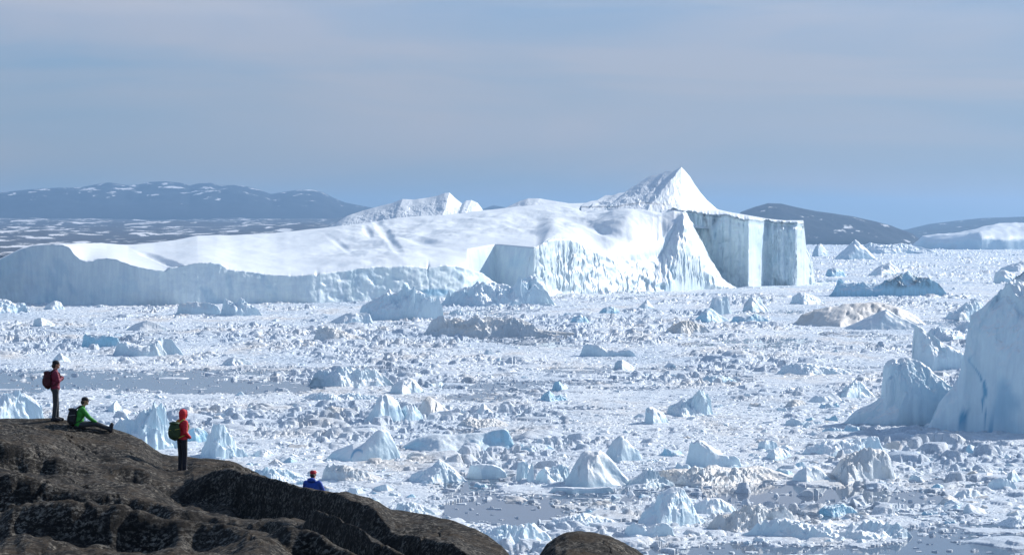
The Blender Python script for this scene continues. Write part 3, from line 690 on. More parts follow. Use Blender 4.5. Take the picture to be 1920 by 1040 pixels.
berg('iceberg', 'beige crumpled berg in the bottom right rubble bank', [(1318, 998), (1335, 980), (1360, 964), (1378, 962), (1400, 950), (1425, 946), (1440, 956), (1462, 952), (1482, 958), (1500, 990)], 1000, 12, mat=M_DIRTY, rf=.5, fp=.6, rough=.25, facet=.4, seed=91, ref='the beige crumpled berg')
berg('rubble_ridge', 'long bluish bank of ice blocks along the bottom right water', [(1380, 1014), (1410, 995), (1440, 982), (1470, 972), (1500, 976), (1530, 986), (1560, 978), (1590, 984), (1620, 976), (1650, 974), (1672, 990), (1690, 1008), (1790, 1012)], 1016, 14, rf=.5, fp=.6, rough=.3, facet=.45, seed=92, ref='the bluish bank of blocks')
berg('iceberg', 'turquoise rubble block behind the bluish bank of blocks', [(1530, 968), (1542, 950), (1560, 946), (1580, 944), (1598, 950), (1615, 966)], 969, 8, mat=M_BLUE, rough=.25, seed=93)
berg('iceberg', 'square bluish blocks beside the bottom rock dome', [(1168, 1008), (1176, 988), (1190, 980), (1206, 982), (1214, 990), (1232, 982), (1250, 980), (1262, 990), (1268, 1006)], 1008, 7, rf=.4, fp=.3, rough=.1, seed=94, ref='the square blocks by the rock dome')
berg('iceberg', 'white lumpy bank above the bottom rock dome', [(1020, 985), (1040, 972), (1070, 966), (1095, 960), (1120, 968), (1150, 975), (1165, 988)], 992, 12, rough=.3, facet=.4, seed=95)
berg('iceberg', 'white bank of ice blocks right behind the lowest slope of the rock', [(880, 1012), (910, 992), (940, 982), (970, 988), (1000, 982), (1020, 995), (1040, 1012)], 1030, 12, rough=.3, facet=.4, seed=96)
berg('iceberg', 'low rounded snowy dome in the bottom right water', [(1785, 935), (1800, 920), (1815, 915), (1832, 918), (1848, 934)], 936, 6, rough=.05, fp=.8, seed=97)
berg('iceberg', 'small pointed white block near the right edge below the huge berg', [(1886, 905), (1894, 886), (1902, 880), (1910, 890), (1920, 905)], 906, 6, seed=98)
berg('iceberg', 'bluish bank of ice at the bottom right corner', [(1860, 988), (1885, 975), (1910, 965), (1950, 962), (1990, 985)], 990, 10, seed=99, rough=.12)
# left foreground, behind the hikers
berg('iceberg', 'blue-white ice bank at the left edge behind the standing hiker', [(-60, 790), (-30, 752), (0, 745), (20, 740), (45, 738), (62, 748), (78, 764), (88, 790)], 800, 16, rf=.45, fp=.5, rough=.14, seed=100)
berg('iceberg', 'jumbled pinnacles of ice right of the seated hiker', [(190, 828), (200, 806), (214, 800), (226, 782), (240, 792), (256, 790), (268, 778), (280, 786), (292, 768), (302, 766), (308, 788), (326, 806), (338, 812), (352, 836)], 846, 16, rf=.45, fp=.45, rough=.35, facet=.5, seed=101)
berg('iceberg', 'small bright spike of ice above the jumbled pinnacles', [(200, 768), (210, 757), (217, 750), (224, 760), (236, 770)], 774, 6, seed=102)
berg('iceberg', 'pale leaning pinnacle of ice right of the hiker in red', [(372, 858), (382, 840), (388, 836), (396, 818), (406, 812), (412, 796), (421, 795), (427, 812), (436, 816), (444, 838), (456, 842), (464, 858)], 862, 10, rf=.45, fp=.45, rough=.3, facet=.6, seed=103, ref='the leaning pinnacle')
berg('iceberg', 'square shaded block touching the leaning pinnacle on its left', [(350, 826), (356, 806), (372, 800), (386, 808), (394, 824)], 830, 8, mat=M_BLUE, fp=.3, seed=104)
berg('iceberg', 'white snowy bump right of the leaning pinnacle', [(472, 856), (482, 844), (495, 840), (508, 846), (516, 856)], 858, 6, seed=105)
berg('iceberg', 'dirty white rubble mound beside the blue-jacketed hiker', [(600, 900), (620, 884), (645, 872), (670, 880), (700, 890), (730, 902)], 906, 10, mat=M_DIRTY, rough=.35, seed=106)
berg('iceberg', 'low bank of ice blocks above the rock slope right of the leaning pinnacle', [(455, 900), (480, 884), (510, 876), (540, 880), (570, 892), (600, 905)], 908, 10, rough=.3, facet=.5, seed=107)
berg('iceberg', 'small snow-capped floe below the smooth oval slab', [(735, 962), (750, 945), (770, 938), (800, 950), (822, 968)], 972, 8, mat=M_BERG, rough=.3, seed=108)

# ------------------------------------------------------------------ the long iceberg
def shelf_iceberg():
    root = bpy.data.objects.new('long_iceberg', None)
    ox, oy = 60.0, 2700.0
    root.location = (ox, oy, 0); link(root)
    tag(root, 'enormous long iceberg with snowy back, cliffs and a pointed peak', 'iceberg')
    REFS.append((300, 575, 'the long shaded cliff', 0, 900)); REFS.append((1180, 556, 'the sunlit cliff', 1000, 1380)); REFS.append((1460, 545, 'the cliff end', 1390, 1525))
    base = [(-160, 571), (0, 571), (260, 573), (400, 571), (600, 568), (800, 564), (870, 562), (930, 558), (1000, 556), (1100, 552), (1235, 547), (1320, 543), (1392, 540)]
    top = [(-160, 530), (-60, 505), (0, 487), (20, 476), (40, 467), (60, 461), (75, 459), (95, 458), (115, 459), (128, 464), (140, 477), (150, 488), (163, 492), (175, 491), (185, 485), (200, 484), (215, 486), (232, 492), (250, 498), (272, 503),
           (296, 506), (312, 508), (318, 501), (345, 498), (368, 493), (395, 492), (412, 494), (424, 501), (428, 506), (455, 508), (480, 511), (510, 516), (545, 517), (575, 516), (590, 513), (594, 519), (600, 513), (640, 508), (680, 503), (705, 500), (740, 500), (770, 498), (800, 502), (803, 512), (806, 501), (835, 497),
           (858, 499), (880, 505), (905, 513), (920, 524), (935, 535), (960, 540), (985, 520), (990, 498), (998, 474), (1004, 463), (1010, 462), (1020, 453), (1040, 448), (1066, 448), (1082, 452), (1100, 460), (1112, 469), (1122, 476), (1140, 481), (1160, 487), (1200, 486), (1232, 483), (1242, 474),
           (1252, 456), (1262, 434), (1272, 412), (1282, 397), (1288, 400), (1300, 424), (1315, 450), (1335, 490), (1355, 520), (1372, 534), (1392, 541)]
    sky = [(-160, 528), (-60, 503), (0, 485), (40, 465), (70, 458), (110, 457), (190, 456), (240, 459), (290, 455), (330, 450), (370, 442), (450, 440), (520, 437), (600, 428), (640, 423), (700, 416), (740, 409), (850, 400), (905, 394), (960, 388),
           (1060, 381), (1110, 380), (1150, 382), (1200, 388), (1240, 391), (1284, 394), (1300, 424), (1315, 450), (1335, 490), (1355, 520), (1372, 534), (1392, 541)]
    u = np.concatenate([np.arange(-160, 980, 1.5), np.arange(980, 1393, 0.8)])
    yb = ground_y(pl(base, u))
    n1 = fbm(u / 6.5, u * 0 + 2, 3, 4) * 1.6 * (u > 60)
    n2 = fbm(u / 90, u * 0 + 5, 31, 3)
    pt = pl(top, u) + n1 * 0.8
    setb = pl([(-160, 6), (0, 6), (300, 4), (600, 4), (860, 6), (940, 16), (1000, 14), (1100, 30), (1200, 36), (1230, 46), (1262, 56), (1285, 60), (1340, 34), (1392, 4)], u)
    yt = yb + setb
    # plan-view bays of the cliff line
    bay = fbm(u / 110, u * 0, 12, 3, 0.5) * 5 * sst(-100, 60, u) * (1 - sst(820, 900, u)) + fbm(u / 75, u * 0, 15, 2, 0.4) * 16 * sst(1010, 1050, u) * (1 - sst(1200, 1280, u))
    yb = yb + bay; yt = yt + bay
    _, zt = at(u, pt, yt)
    # upper wall (the bowl between 878 and 1000); elsewhere these lie on the smooth back
    bowl = ((u > 877) & (u < 1001)).astype(float)
    yfoot = np.interp(u, [878, 928, 1001], [2575, 2628, 2590])
    pw = pl([(877, 465), (885, 469), (925, 471), (960, 468), (1000, 463)], u)
    ys = pl([(-160, 2450), (0, 2400), (60, 2400), (110, 2440), (200, 2700), (400, 2950), (640, 3050), (960, 3150), (1100, 3200), (1240, 3120), (1284, 3010), (1300, 2960), (1392, 2990)], u)
    ys = np.maximum(ys, yt + 6)
    ps = pl(sky, u) + 1.2 * fbm(u / 40, u * 0, 44, 3)
    ps = np.minimum(ps, pt + 0.5)
    _, zs = at(u, ps, ys)
    # profile knots per column: base, wall rows, top, foot2, top2, interior..., skyline, back
    rows_Y, rows_Z = [], []
    NW = 30
    for k in range(NW + 1):
        t = k / NW
        prof = t ** (1 - 0.25 * sst(1200, 1300, u))
        conc = t ** (1 + 1.2 * sst(1200, 1300, u))     # concave ramp at the right end
        rows_Z.append(-2 + (zt + 2) * (prof if True else t)); rows_Y.append(yb + (yt - yb) * conc)
    N2 = 10
    zf = zt * 0.35
    f2y = yfoot; _, zw = at(u, pw, yfoot + 12)
    zlow = np.minimum(zt - 1, 14 + 0 * u)
    NI = 110
    def blur(a, w):
        k = np.exp(-(np.arange(-3 * w, 3 * w + 1) / w) ** 2 / 2.0); k /= k.sum()
        return np.convolve(np.pad(a, 3 * w, mode='edge'), k, 'valid')
    # sharp details of the cliff edge fade out within a few metres of it
    zts = np.where(u < 1225, blur(np.minimum(zt, np.where(u > 1000, 60, 99)), 12), zt); yts = np.where(u < 1225, blur(yt, 12), yt)
    sh2 = sst(1085, 1190, u) * (1 - sst(1262, 1285, u))
    nat_z = zts + (zs - zts) * (0.4 + 0.34 * sh2); nat_y = yts + (ys - yts) * (0.4 - 0.18 * sh2)
    a_ = sst(740, 875, u) * (1 - sst(1003, 1060, u))
    ymid = nat_y + (np.interp(u, [740, 877, 928, 1001, 1060], [2600, 2590, 2645, 2605, 2640]) - nat_y) * a_
    _, zmp = at(u, pl([(740, 455), (877, 465), (885, 469), (925, 471), (960, 468), (1000, 463), (1060, 452)], u), ymid)
    y5 = np.full(u.shape, 2590.0); _, z5 = at(u, np.full(u.shape, 467.0), y5)
    zmp = z5 + (zs - z5) * (ymid - y5) / (ys - y5)
    zmid = nat_z + (zmp - nat_z) * a_
    wgt_b = bowl
    for k in range(1, NI + 1):
        tb = k / NI
        e = math.exp(-k / 3.0)
        if tb <= 0.4:
            q_ = tb / 0.4
            Yk = yts + (ymid - yts) * q_ ** 1.1 + (yt - yts) * e
            Zk = zts + (zmid - zts) * (q_ ** (1 - 0.35 * sh2)) + (zt - zts) * e
            if q_ <= 0.5:
                r_ = q_ / 0.5; Yb_ = yt + (yfoot - yt) * r_; Zb_ = zt + (zlow - zt) * r_
            else:
                r_ = (q_ - 0.5) / 0.5; Yb_ = yfoot + (ymid - yfoot) * r_; Zb_ = zlow + (zmid - zlow) * r_ ** 0.8
            Yk = np.where(bowl > 0, Yb_, Yk); Zk = np.where(bowl > 0, Zb_, Zk)
        else:
            q_ = (tb - 0.4) / 0.6
            Yk = ymid + (ys - ymid) * q_; Zk = zmid + (zs - zmid) * q_
        rows_Y.append(Yk); rows_Z.append(Zk)
    for k in range(1, 8):
        t = k / 7
        rows_Y.append(ys + np.where(u > 1284, 25, 160) * t); rows_Z.append(zs + (-3 - zs) * t ** 1.6)
    Y = np.array(rows_Y); Z = np.array(rows_Z)
    nr = len(Y)
    U = np.broadcast_to(u[None, :], Y.shape)
    K = np.broadcast_to(np.arange(nr)[:, None], Y.shape)
    wall = K <= NW
    Xa = (U - 960) / FPX * Y
    # flutes and spalls on the walls
    lit = sst(985, 1010, U)
    wz = fbm(Xa / 20, Z / 24, 91, 3) * 1.6
    fl = (np.abs(fbm(Xa / 3.0 + 2 * wz, Z / 34, 5, 4, 0.7)) * (1.2 + 2.6 * np.clip(fbm(Xa / 25, Z / 30, 6, 2) + 0.4, 0, 1))) * (0.25 + lit) + fbm(Xa / 22 + wz, Z / 60, 9, 3) * (1.2 - 0.6 * lit) + fbm(Xa / 47 + 3 * wz, Z / 60, 99, 2) * 9 * lit + fbm(Xa / 9, Z / 12, 19, 5, 0.6) * 1.2 + fbm(Xa / 2.4 + 0.8 * wz, Z / 34, 119, 3, 0.6) * 2.6 * lit
    wt = np.clip(K / 4, 0, 1)
    Y = Y + np.where(wall, fl * wt * (1 - 0.5 * (K / NW) ** 6), 0)
    cont = np.clip(1 - (K - NW) / 10, 0, 1) * (~wall)
    Y = Y + fl[NW][None, :] * 0.5 * cont
    # soft swells and hollows of the snowy back
    sft = (1 - cont) * (~wall) * (K < NW + NI)
    edge = np.clip((NW + NI - K) / 12.0, 0, 1)
    sw = fbm(Xa / 75 + 0.4, Y / 210, 23, 4, 0.5) * 9 + fbm(Xa / 22 + Y / 90, Y / 60, 24, 4) * 2.0 + fbm(Xa / 8, Y / 30, 29, 3) * 0.5
    sw = sw * sst(150, 420, U) + fbm(Xa / 40, Y / 90, 25, 3) * 3.0 * (1 - sst(150, 420, U))
    # gentler inside the flat basin at left centre
    sw = sw * (0.35 + 0.65 * sst(560, 720, U))
    Z = Z + sw * sft * edge * (1 - np.maximum(a_, bowl)[None, :] * (1 - np.clip((K - NW - 0.4 * NI) / 18.0, 0, 1))) * (1 - sst(1285, 1300, U)) * np.clip((K - NW) / 8.0, 0, 1)
    # hollow in shade under the right shoulder
    def hollow(cu, cp, ru, rp, dpt, ang=0.0):
        Uu, Pp = project(Xa, Y, Z)
        a = (Uu - cu) * math.cos(ang) + (Pp - cp) * math.sin(ang); b = -(Uu - cu) * math.sin(ang) + (Pp - cp) * math.cos(ang)
        d = np.sqrt((a / ru) ** 2 + (b / rp) ** 2)
        d = d + 0.5 * fbm(Xa / 20, Y / 60, 66, 3)
        return -0.45 * dpt * (1 - sst(0.0, 1.4, d)) * (~wall) * (K < NW + NI)
    Z = Z + hollow(1120, 428, 60, 9, 7, 0.35) + hollow(725, 440, 34, 9, 7, 0.9) + hollow(800, 455, 60, 8, 4, 0.2) + hollow(640, 460, 30, 6, 3, 0.6) + hollow(310, 490, 60, 5, 7, .35) + hollow(690, 435, 14, 6, 5, 1.0)
    X = (U - 960) / FPX * Y
    X = X + np.where(wall, fbm(Y / 6, Z / 5, 14, 3) * 2.0 * wt, 0)
    Uu, Pp = project(X, Y, Z)
    dirt = np.zeros(Z.shape)
    dirt = np.maximum(dirt, 0.55 * (1 - sst(0.6, 2.2, np.abs(Pp - pl([(1185, 386), (1240, 390), (1290, 395)], Uu) - 0.5))) * sst(1178, 1190, Uu) * (~wall))
    streak = sst(0.17, 0.30, fbm(X / 30 + Y / 120, Y / 26, 71, 4)) * 0.10 * sst(560, 700, U) * (~wall)
    seep = sst(0.16, 0.36, fbm(X / 14 + Z / 40, Z / 26, 73, 4)) * 0.35 * (1 - sst(900, 960, U)) * wall
    dirt = np.clip(dirt + streak, 0, 1)
    blue = np.clip(seep * 0.6 + 0.7 * (1 - sst(0.5, 1.0, np.sqrt(((Uu - 815) / 45) ** 2 + ((Pp - 548) / 9) ** 2))) * wall, 0, .8)
    co = np.stack([X, Y, Z], -1).reshape(-1, 3) 
    mesh_np('ice_shelf', co, grid_quads(*Y.shape), M_SHELF, True, origin=(ox, oy, 0), parent=root, attrs={'dirt': dirt, 'blue': blue})

    # ---- the cliff block at the right end
    u = np.arange(1262, 1531, 1.0)
    topb = [(1262, 391), (1285, 394), (1300, 397), (1350, 402), (1400, 409), (1428, 413), (1470, 415), (1500, 415), (1507, 416), (1509, 440), (1512, 468), (1519, 482), (1524, 500), (1527, 520), (1530, 536)]
    skyb = [(1262, 386), (1285, 386), (1340, 391), (1365, 397), (1400, 403), (1440, 410), (1470, 413), (1506, 413), (1509, 438), (1512, 466), (1519, 480), (1524, 498), (1527, 519), (1530, 536)]
    yb = pl([(1262, 3065), (1300, 3050), (1340, 3030), (1375, 3010), (1396, 2985), (1403, 2975), (1427, 3055), (1433, 3088), (1488, 3090), (1494, 3095), (1506, 3125), (1530, 3185)], u) + fbm(u / 9, u * 0, 7, 3) * 10
    # base row must sit on the water at about y 538
    yt = yb + pl([(1262, 8), (1500, 8), (1512, 10), (1530, 6)], u)
    pt = pl(topb, u) + (fbm(u / 3, u * 0, 9, 3) * 1.8 + fbm(u / 16, u * 0, 19, 4, 0.6) * 5.0) * (1 - sst(1500, 1508, u))
    _, zt = at(u, pt, yt)
    ysb = yt + pl([(1262, 230), (1400, 160), (1506, 60), (1530, 5)], u)
    _, zs = at(u, pl(skyb, u), ysb)
    RY, RZ = [], []
    NW = 60
    for k in range(NW + 1):
        t = k / NW
        RY.append(yb + (yt - yb) * t ** 1.3); RZ.append(-2 + (zt + 2) * t)
    for k in range(1, 21):
        t = k / 20; RY.append(yt + (ysb - yt) * t); RZ.append(zt + (zs - zt) * t)
    for k in range(1, 5):
        t = k / 4; RY.append(ysb + 40 * t); RZ.append(zs + (-3 - zs) * t ** 2)
    Y = np.array(RY); Z = np.array(RZ)
    U = np.broadcast_to(u[None, :], Y.shape); K = np.broadcast_to(np.arange(len(Y))[:, None], Y.shape)
    Xa = (U - 960) / FPX * Y
    wall = K <= NW
    wz = fbm(Xa / 20, Z / 14, 92, 3)
    fl = np.abs(fbm(Xa / 6 + wz, Z / 60, 45, 4, 0.65)) * 5 + fbm(Xa / 20 + wz, Z / 80, 46, 3) * 8 + fbm(Xa / 9, Z / 11, 47, 5, 0.6) * 3.5
    cont = np.clip(1 - (K - NW) / 6, 0, 1)
    Y = Y + np.where(wall, fl, fl[NW][None, :] * cont)
    # undercut under the snow lip
    lip = np.exp(-((K - (NW - 4)) / 2.0) ** 2) * 4
    Y = Y + lip * wall * (U < 1506)
    X = (U - 960) / FPX * Y
    Uu, Pp = project(X, Y, Z)
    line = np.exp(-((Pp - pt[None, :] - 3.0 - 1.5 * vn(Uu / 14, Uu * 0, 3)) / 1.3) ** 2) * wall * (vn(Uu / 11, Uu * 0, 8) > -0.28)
    drip = np.exp(-(np.abs(Uu - (1322 + (Pp - 410) * 0.25)) / 3.0) ** 2) * (1 - sst(425, 470, Pp)) * 0.6 * wall
    drip2 = np.exp(-(np.abs(Uu - (1340 - (Pp - 410) * 0.35)) / 7.0) ** 2) * (1 - sst(415, 440, Pp)) * 0.5 * wall
    crk = sst(0.0, 1.0, 1 - np.abs(fbm(Uu / 9, Z / 22, 52, 4, 0.6)) / 0.02) * 0.5 * wall * (vn(Uu / 40, Z / 25, 53) > 0.02)
    drip3 = np.exp(-(np.abs(Uu - 1466) / 2.0) ** 2) * (1 - sst(420, 445, Pp)) * 0.5 * wall
    stain = sst(0.12, 0.34, fbm(Xa / 7, Z / 40, 48, 4)) * 0.10 * wall
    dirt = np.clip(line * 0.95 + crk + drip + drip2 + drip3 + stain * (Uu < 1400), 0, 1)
    blue = sst(0.05, 0.4, fbm(Xa / 18, Z / 60, 49, 4)) * 0.15 * wall + 0.2 * np.exp(-(((Uu - 1478) / 14) ** 2 + ((Pp - 520) / 18) ** 2)) * wall
    mesh_np('cliff_block', np.stack([X, Y, Z], -1).reshape(-1, 3), grid_quads(*Y.shape), M_SHELF, True, origin=(ox, oy, 0), parent=root,
            attrs={'dirt': dirt, 'blue': np.clip(blue, 0, 0.6)})

    # ---- crests standing on the back: peak, long white ridge, small cap
    def crest(name, skyl, foot, yc, dfront, dback, ridge_shift, seed, rough, fp, attr_dirt=None, spine=20):
        u = np.arange(skyl[0][0], skyl[-1][0], 1.0)
        yr = yc + pl(ridge_shift, u) + fbm(u / 45, u * 0, seed + 20, 2, 0.5) * 14
        _, zc = at(u, pl(skyl, u) + fbm(u / 5, u * 0, seed, 4) * rough * 8, yr)
        _, zf = at(u, pl(foot, u), yc - dfront)
        V = np.concatenate([np.linspace(0, 1, 44), 1 + np.linspace(0, 1, 16)[1:]])[:, None]
        front = yc - dfront
        Y = np.where(V <= 1, front + (yr - front) * V, yr + dback * (V - 1))
        C = np.where(V <= 1, np.clip(V, 0, 1) ** fp, 1 - np.clip(V - 1, 0, 1) ** 1.3)
        zb = zf - 18
        tt = (1 - np.clip(V, 0, 1))
        us = u[None, :] + tt * (spine + 0.5 * spine * fbm(V * 3 + seed, u[None, :] / 60, seed + 3, 3))
        Zc = np.interp(us, u, zc); 
        Z = zb + (Zc - zb) * C
        X0 = (u - 960)[None, :] / FPX * Y
        hh = np.clip(zc - zf, 0, 99)[None, :]
        w = np.sin(math.pi * np.clip(V, 0, 1)) * np.clip(hh / 12, 0.1, 1) + 0 * Z
        f1, f2, ci, cj, dx, dy = worley(X0 / 14, Y / 26, seed)
        tilt = (hsh(ci, cj, seed + 1) - .5) * dx + (hsh(ci, cj, seed + 2) - .5) * dy
        Z = Z + w * (tilt * 9 * rough * 5 + fbm(X0 / 9, Y / 18, seed + 5, 5, 0.6) * 40 * rough)
        at_ = None
        if attr_dirt:
            Uu, Pp = project(X0, Y, Z); at_ = {'dirt': attr_dirt(Uu, Pp)}
        mesh_np(name, np.stack([X0, Y, Z], -1).reshape(-1, 3), grid_quads(*Z.shape), M_SHELF, False, origin=(ox, oy, 0), parent=root, attrs=at_)
    def peak_dirt(u, p):
        return 0.75 * np.exp(-((p - pl([(1150, 388), (1200, 380), (1260, 384), (1345, 396)], u)) / 1.2) ** 2)
    crest('ice_peak', [(1090, 383), (1108, 377), (1128, 374), (1135, 366), (1150, 366), (1160, 362), (1175, 360), (1186, 350), (1200, 342), (1212, 334), (1222, 329), (1236, 327), (1250, 321), (1262, 322), (1272, 316), (1277, 313), (1284, 320), (1294, 332), (1304, 348), (1314, 362), (1326, 376), (1342, 390), (1350, 396)],
          [(1090, 386), (1180, 388), (1240, 390), (1350, 398)], 3150, 110, 90, [(1090, 60), (1180, 45), (1240, 20), (1277, 10), (1310, 25), (1350, 40)], 81, 0.045, 0.95, peak_dirt, 80)
    crest('ice_ridge', [(610, 428), (630, 418), (650, 405), (680, 395), (705, 388), (735, 381), (755, 373), (775, 374), (800, 371), (820, 367), (834, 362), (843, 361), (852, 370), (864, 380), (868, 382), (874, 376), (884, 375), (895, 380), (903, 390), (906, 396)],
          [(610, 430), (700, 417), (800, 404), (906, 396)], 3170, 110, 80, [(610, 0), (906, 0)], 82, 0.035, 0.8)
    crest('ice_cap', [(945, 391), (960, 384), (975, 377), (990, 372), (1012, 372), (1035, 376), (1060, 380), (1075, 383)],
          [(945, 390), (1075, 383)], 3230, 60, 60, [(945, 0), (1075, 0)], 83, 0.03, 0.6)
shelf_iceberg()

# ------------------------------------------------------------------ countless chunks: the 285 that show largest are things, the rest one mesh
def block_proto(seed, n=13):
    """an angular block of ice inside the unit square, height about 1"""
    rs = np.random.RandomState(seed)
    g = np.linspace(-1, 1, n)
    X, Y = np.meshgrid(g, g)
    Zt = np.full(X.shape, -0.25)
    for k in range(rs.randint(1, 4)):
        sc = 1.0 if k == 0 else rs.uniform(0.35, 0.7)
        cx, cy = (0, 0) if k == 0 else rs.uniform(-0.55, 0.55, 2)
        z = sc * (rs.uniform(0.6, 1.0) + rs.uniform(-0.5, 0.5) * (X - cx) + rs.uniform(-0.5, 0.5) * (Y - cy))
        a0 = rs.uniform(0, 6)
        for j in range(6):
            a = a0 + j * math.pi / 3 + rs.uniform(-0.3, 0.3)
            r = sc * rs.uniform(0.5, 0.9)
            sl = rs.choice([1.0, 2.5, 4.0, 7.0])
            z = np.minimum(z, sl * (r - ((X - cx) * math.cos(a) + (Y - cy) * math.sin(a))))
        Zt = np.maximum(Zt, z)
    Zt = Zt + 0.13 * fbm(X * 3 + seed, Y * 3, seed, 3) * (Zt > 0)
    Zt = np.maximum(Zt, -0.25)
    Zt[0, :] = Zt[-1, :] = Zt[:, 0] = Zt[:, -1] = -0.25
    co = np.stack([X, Y, Zt], -1).reshape(-1, 3)
    z = Zt
    zq = np.maximum(np.maximum(z[:-1, :-1], z[1:, :-1]), np.maximum(z[:-1, 1:], z[1:, 1:]))
    q = grid_quads(n, n, keep=zq > -0.2)
    return compact(co, q)

def make_chunks():
    rs = np.random.RandomState(7)
    N = 32000
    # even spread in depth-weighted distance, over the whole field
    u = rs.uniform(-110, 2030, N)
    p = 445 + (1045 - 445) * rs.uniform(0, 1, N) ** 0.85
    y = ground_y(p); x = (u - 960) / FPX * y
    hid = (y > 2300) & (u < 1395)
    # not where the long iceberg or its hinterland stands
    base = pl([(-160, 571), (260, 573), (600, 566), (1000, 556), (1380, 541)], u)
    ok = ~((u < 1395) & (p < base + 3)) & ~((u < 1545) & (u >= 1380) & (p < 541)) & (p > 449)
    u, p, x, y = u[ok], p[ok], x[ok], y[ok]
    op = openness(x, y)
    keep = rs.uniform(0, 1, len(u)) > op * 1.02
    u, p, x, y = u[keep], p[keep], x[keep], y[keep]
    n = len(u)
    cl = fbm(x / 45, y / 120, 200, 4, 0.6)
    size = 0.42 * (1 - rs.uniform(0, 0.992, n)) ** -0.46 * (0.8 + 0.9 * np.clip(cl + 0.3, 0, 1)) * (1 + 1.3 * sst(2600, 7000, y) + 0.25 * sst(1200, 2400, y))
    size = np.minimum(size, 5.0 + 8 * sst(2500, 6000, y))
    hgt = size * rs.uniform(0.20, 0.75, n)
    app = np.sqrt(size * hgt) / y
    order = np.argsort(-app)
    crest = pl([(-200, 785), (0, 785), (160, 793), (240, 812), (290, 843), (400, 862), (480, 887), (560, 911), (690, 938), (735, 958), (850, 975), (930, 1015), (960, 1050)], u)
    vis = (u > 0) & (u < 1920) & (p < 1040) & ((p < crest - 2) | (u > 960)) & ~((u > 1015) & (u < 1205) & (p > 1000))
    big = [i for i in order if vis[i]]
    # keep the biggest apart from each other
    chosen = []
    for i in big:
        if len(chosen) >= 285: break
        chosen.append(i)
    cs = set(chosen)
    protos = [block_proto(s, 15) for s in range(14)]
    fine = []
    for k, (co, q) in enumerate(protos):
        fine.append(co)
    mats = [M_BERG, M_BERG, M_BERG, M_BLUE, M_DIRTY]
    pm = {}
    ords = ['nearest', 'second', 'third', 'fourth', 'fifth', 'sixth', 'seventh', 'eighth', 'ninth', 'tenth', 'eleventh', 'twelfth']
    plans = []
    for i in chosen:
        k = int(rs.randint(14)); m = int(rs.choice(5)); rot = float(rs.uniform(0, 6.28))
        best = None
        for (ru, rp, ref, a, b) in REFS:
            dd = math.hypot((max(a - u[i], 0, u[i] - b)) , (p[i] - rp) * 2.2)
            if best is None or dd < best[0]: best = (dd, ru, rp, ref, a, b)
        dd, ru, rp, ref, a, b = best
        if u[i] < a: side = 'left of'
        elif u[i] > b: side = 'right of'
        elif p[i] > rp: side = 'in front of'
        else: side = 'behind'
        plans.append([i, k, m, rot, ref, side, dd])
    cnt = {}
    for pnl in sorted(plans, key=lambda t: t[6]):
        m = pnl[2]
        col = ('white', 'white', 'white', 'bluish', 'greyish beige')[m]
        key = (pnl[4], pnl[5], col)
        j = cnt.get(key, 0); cnt[key] = j + 1
        w = '' if j == 0 else ', ' + (ords[j] if j < 12 else 'farther') + ' from it'
        pre = 'nearest ' if j == 0 else ''
        pnl.append(f"{pre}{col} ice chunk {pnl[5]} {pnl[4]}{w}")
    for (i, k, m, rot, ref, side, dd, lab) in plans:
        key = (k, m)
        if key not in pm:
            co, q = protos[k]
            o = mesh_np('ice_chunk', co, q, mats[m], False); pm[key] = o
        else:
            o = pm[key].copy(); link(o)
        o.location = (x[i], y[i], 0.0)
        o.scale = (size[i], size[i], hgt[i])
        o.rotation_euler = (0, 0, rot)
        tag(o, lab, 'ice chunk', 'ice chunks floating in the pack ice')
    # the rest
    small = [block_proto(s + 50, 8) for s in range(16)]
    C, Q = {}, {}
    off = 0; CC = []; QQ = []; tint = []
    rest = [i for i in range(n) if i not in cs]
    for i in rest:
        co, q = small[i % 16]
        a = rs.uniform(0, 6.28); c_, s_ = math.cos(a), math.sin(a)
        v = np.empty_like(co)
        v[:, 0] = x[i] + size[i] * (co[:, 0] * c_ - co[:, 1] * s_); v[:, 1] = y[i] + size[i] * (co[:, 0] * s_ + co[:, 1] * c_); v[:, 2] = co[:, 2] * hgt[i] + 0.05
        CC.append(v); QQ.append(q + off); off += len(v)
        tint.append(np.full(len(v), 0.35 * (rs.uniform() < 0.10)))
    o = mesh_np('ice_rubble', np.concatenate(CC), np.concatenate(QQ), M_BERG, False, attrs={'blue': np.concatenate(tint)})
    tag(o, 'countless small angular ice blocks strewn over the pack ice', 'ice rubble', kind='stuff')
make_chunks()

# ------------------------------------------------------------------ foreground rock
R0 = [(-200, 792), (-100, 788), (0, 785), (60, 785), (100, 784), (130, 787), (160, 793), (210, 803), (240, 812), (265, 823), (290, 843), (303, 851), (320, 855), (350, 856), (400, 861), (440, 871), (480, 887), (510, 902), (560, 911), (600, 916),
      (640, 925), (690, 938), (712, 945), (735, 957), (760, 960), (800, 965), (850, 975), (890, 989), (915, 1002), (940, 1020), (955, 1038), (975, 1075), (1000, 1140)]
R0Y = [(-200, 84), (450, 84), (560, 75), (700, 68), (850, 62), (1000, 58)]
R1 = [(-200, 808), (0, 822), (60, 832), (110, 848), (150, 868), (185, 878), (240, 872), (280, 884), (318, 905), (345, 906), (362, 892), (390, 884), (430, 882), (500, 896), (560, 917), (640, 934), (700, 952), (740, 985), (790, 1000), (850, 1020), (900, 1060), (1000, 1160)]
R1Y = [(-200, 77), (250, 76), (420, 74), (700, 62), (1000, 52)]
R2 = [(-200, 890), (0, 893), (30, 897), (60, 907), (115, 923), (160, 926), (190, 931), (250, 942), (300, 950), (345, 960), (400, 966), (480, 972), (540, 970), (590, 962), (640, 975), (690, 1000), (760, 1040), (850, 1090), (1000, 1190)]
R2Y = [(-200, 66), (300, 64), (500, 62), (700, 52), (1000, 46)]
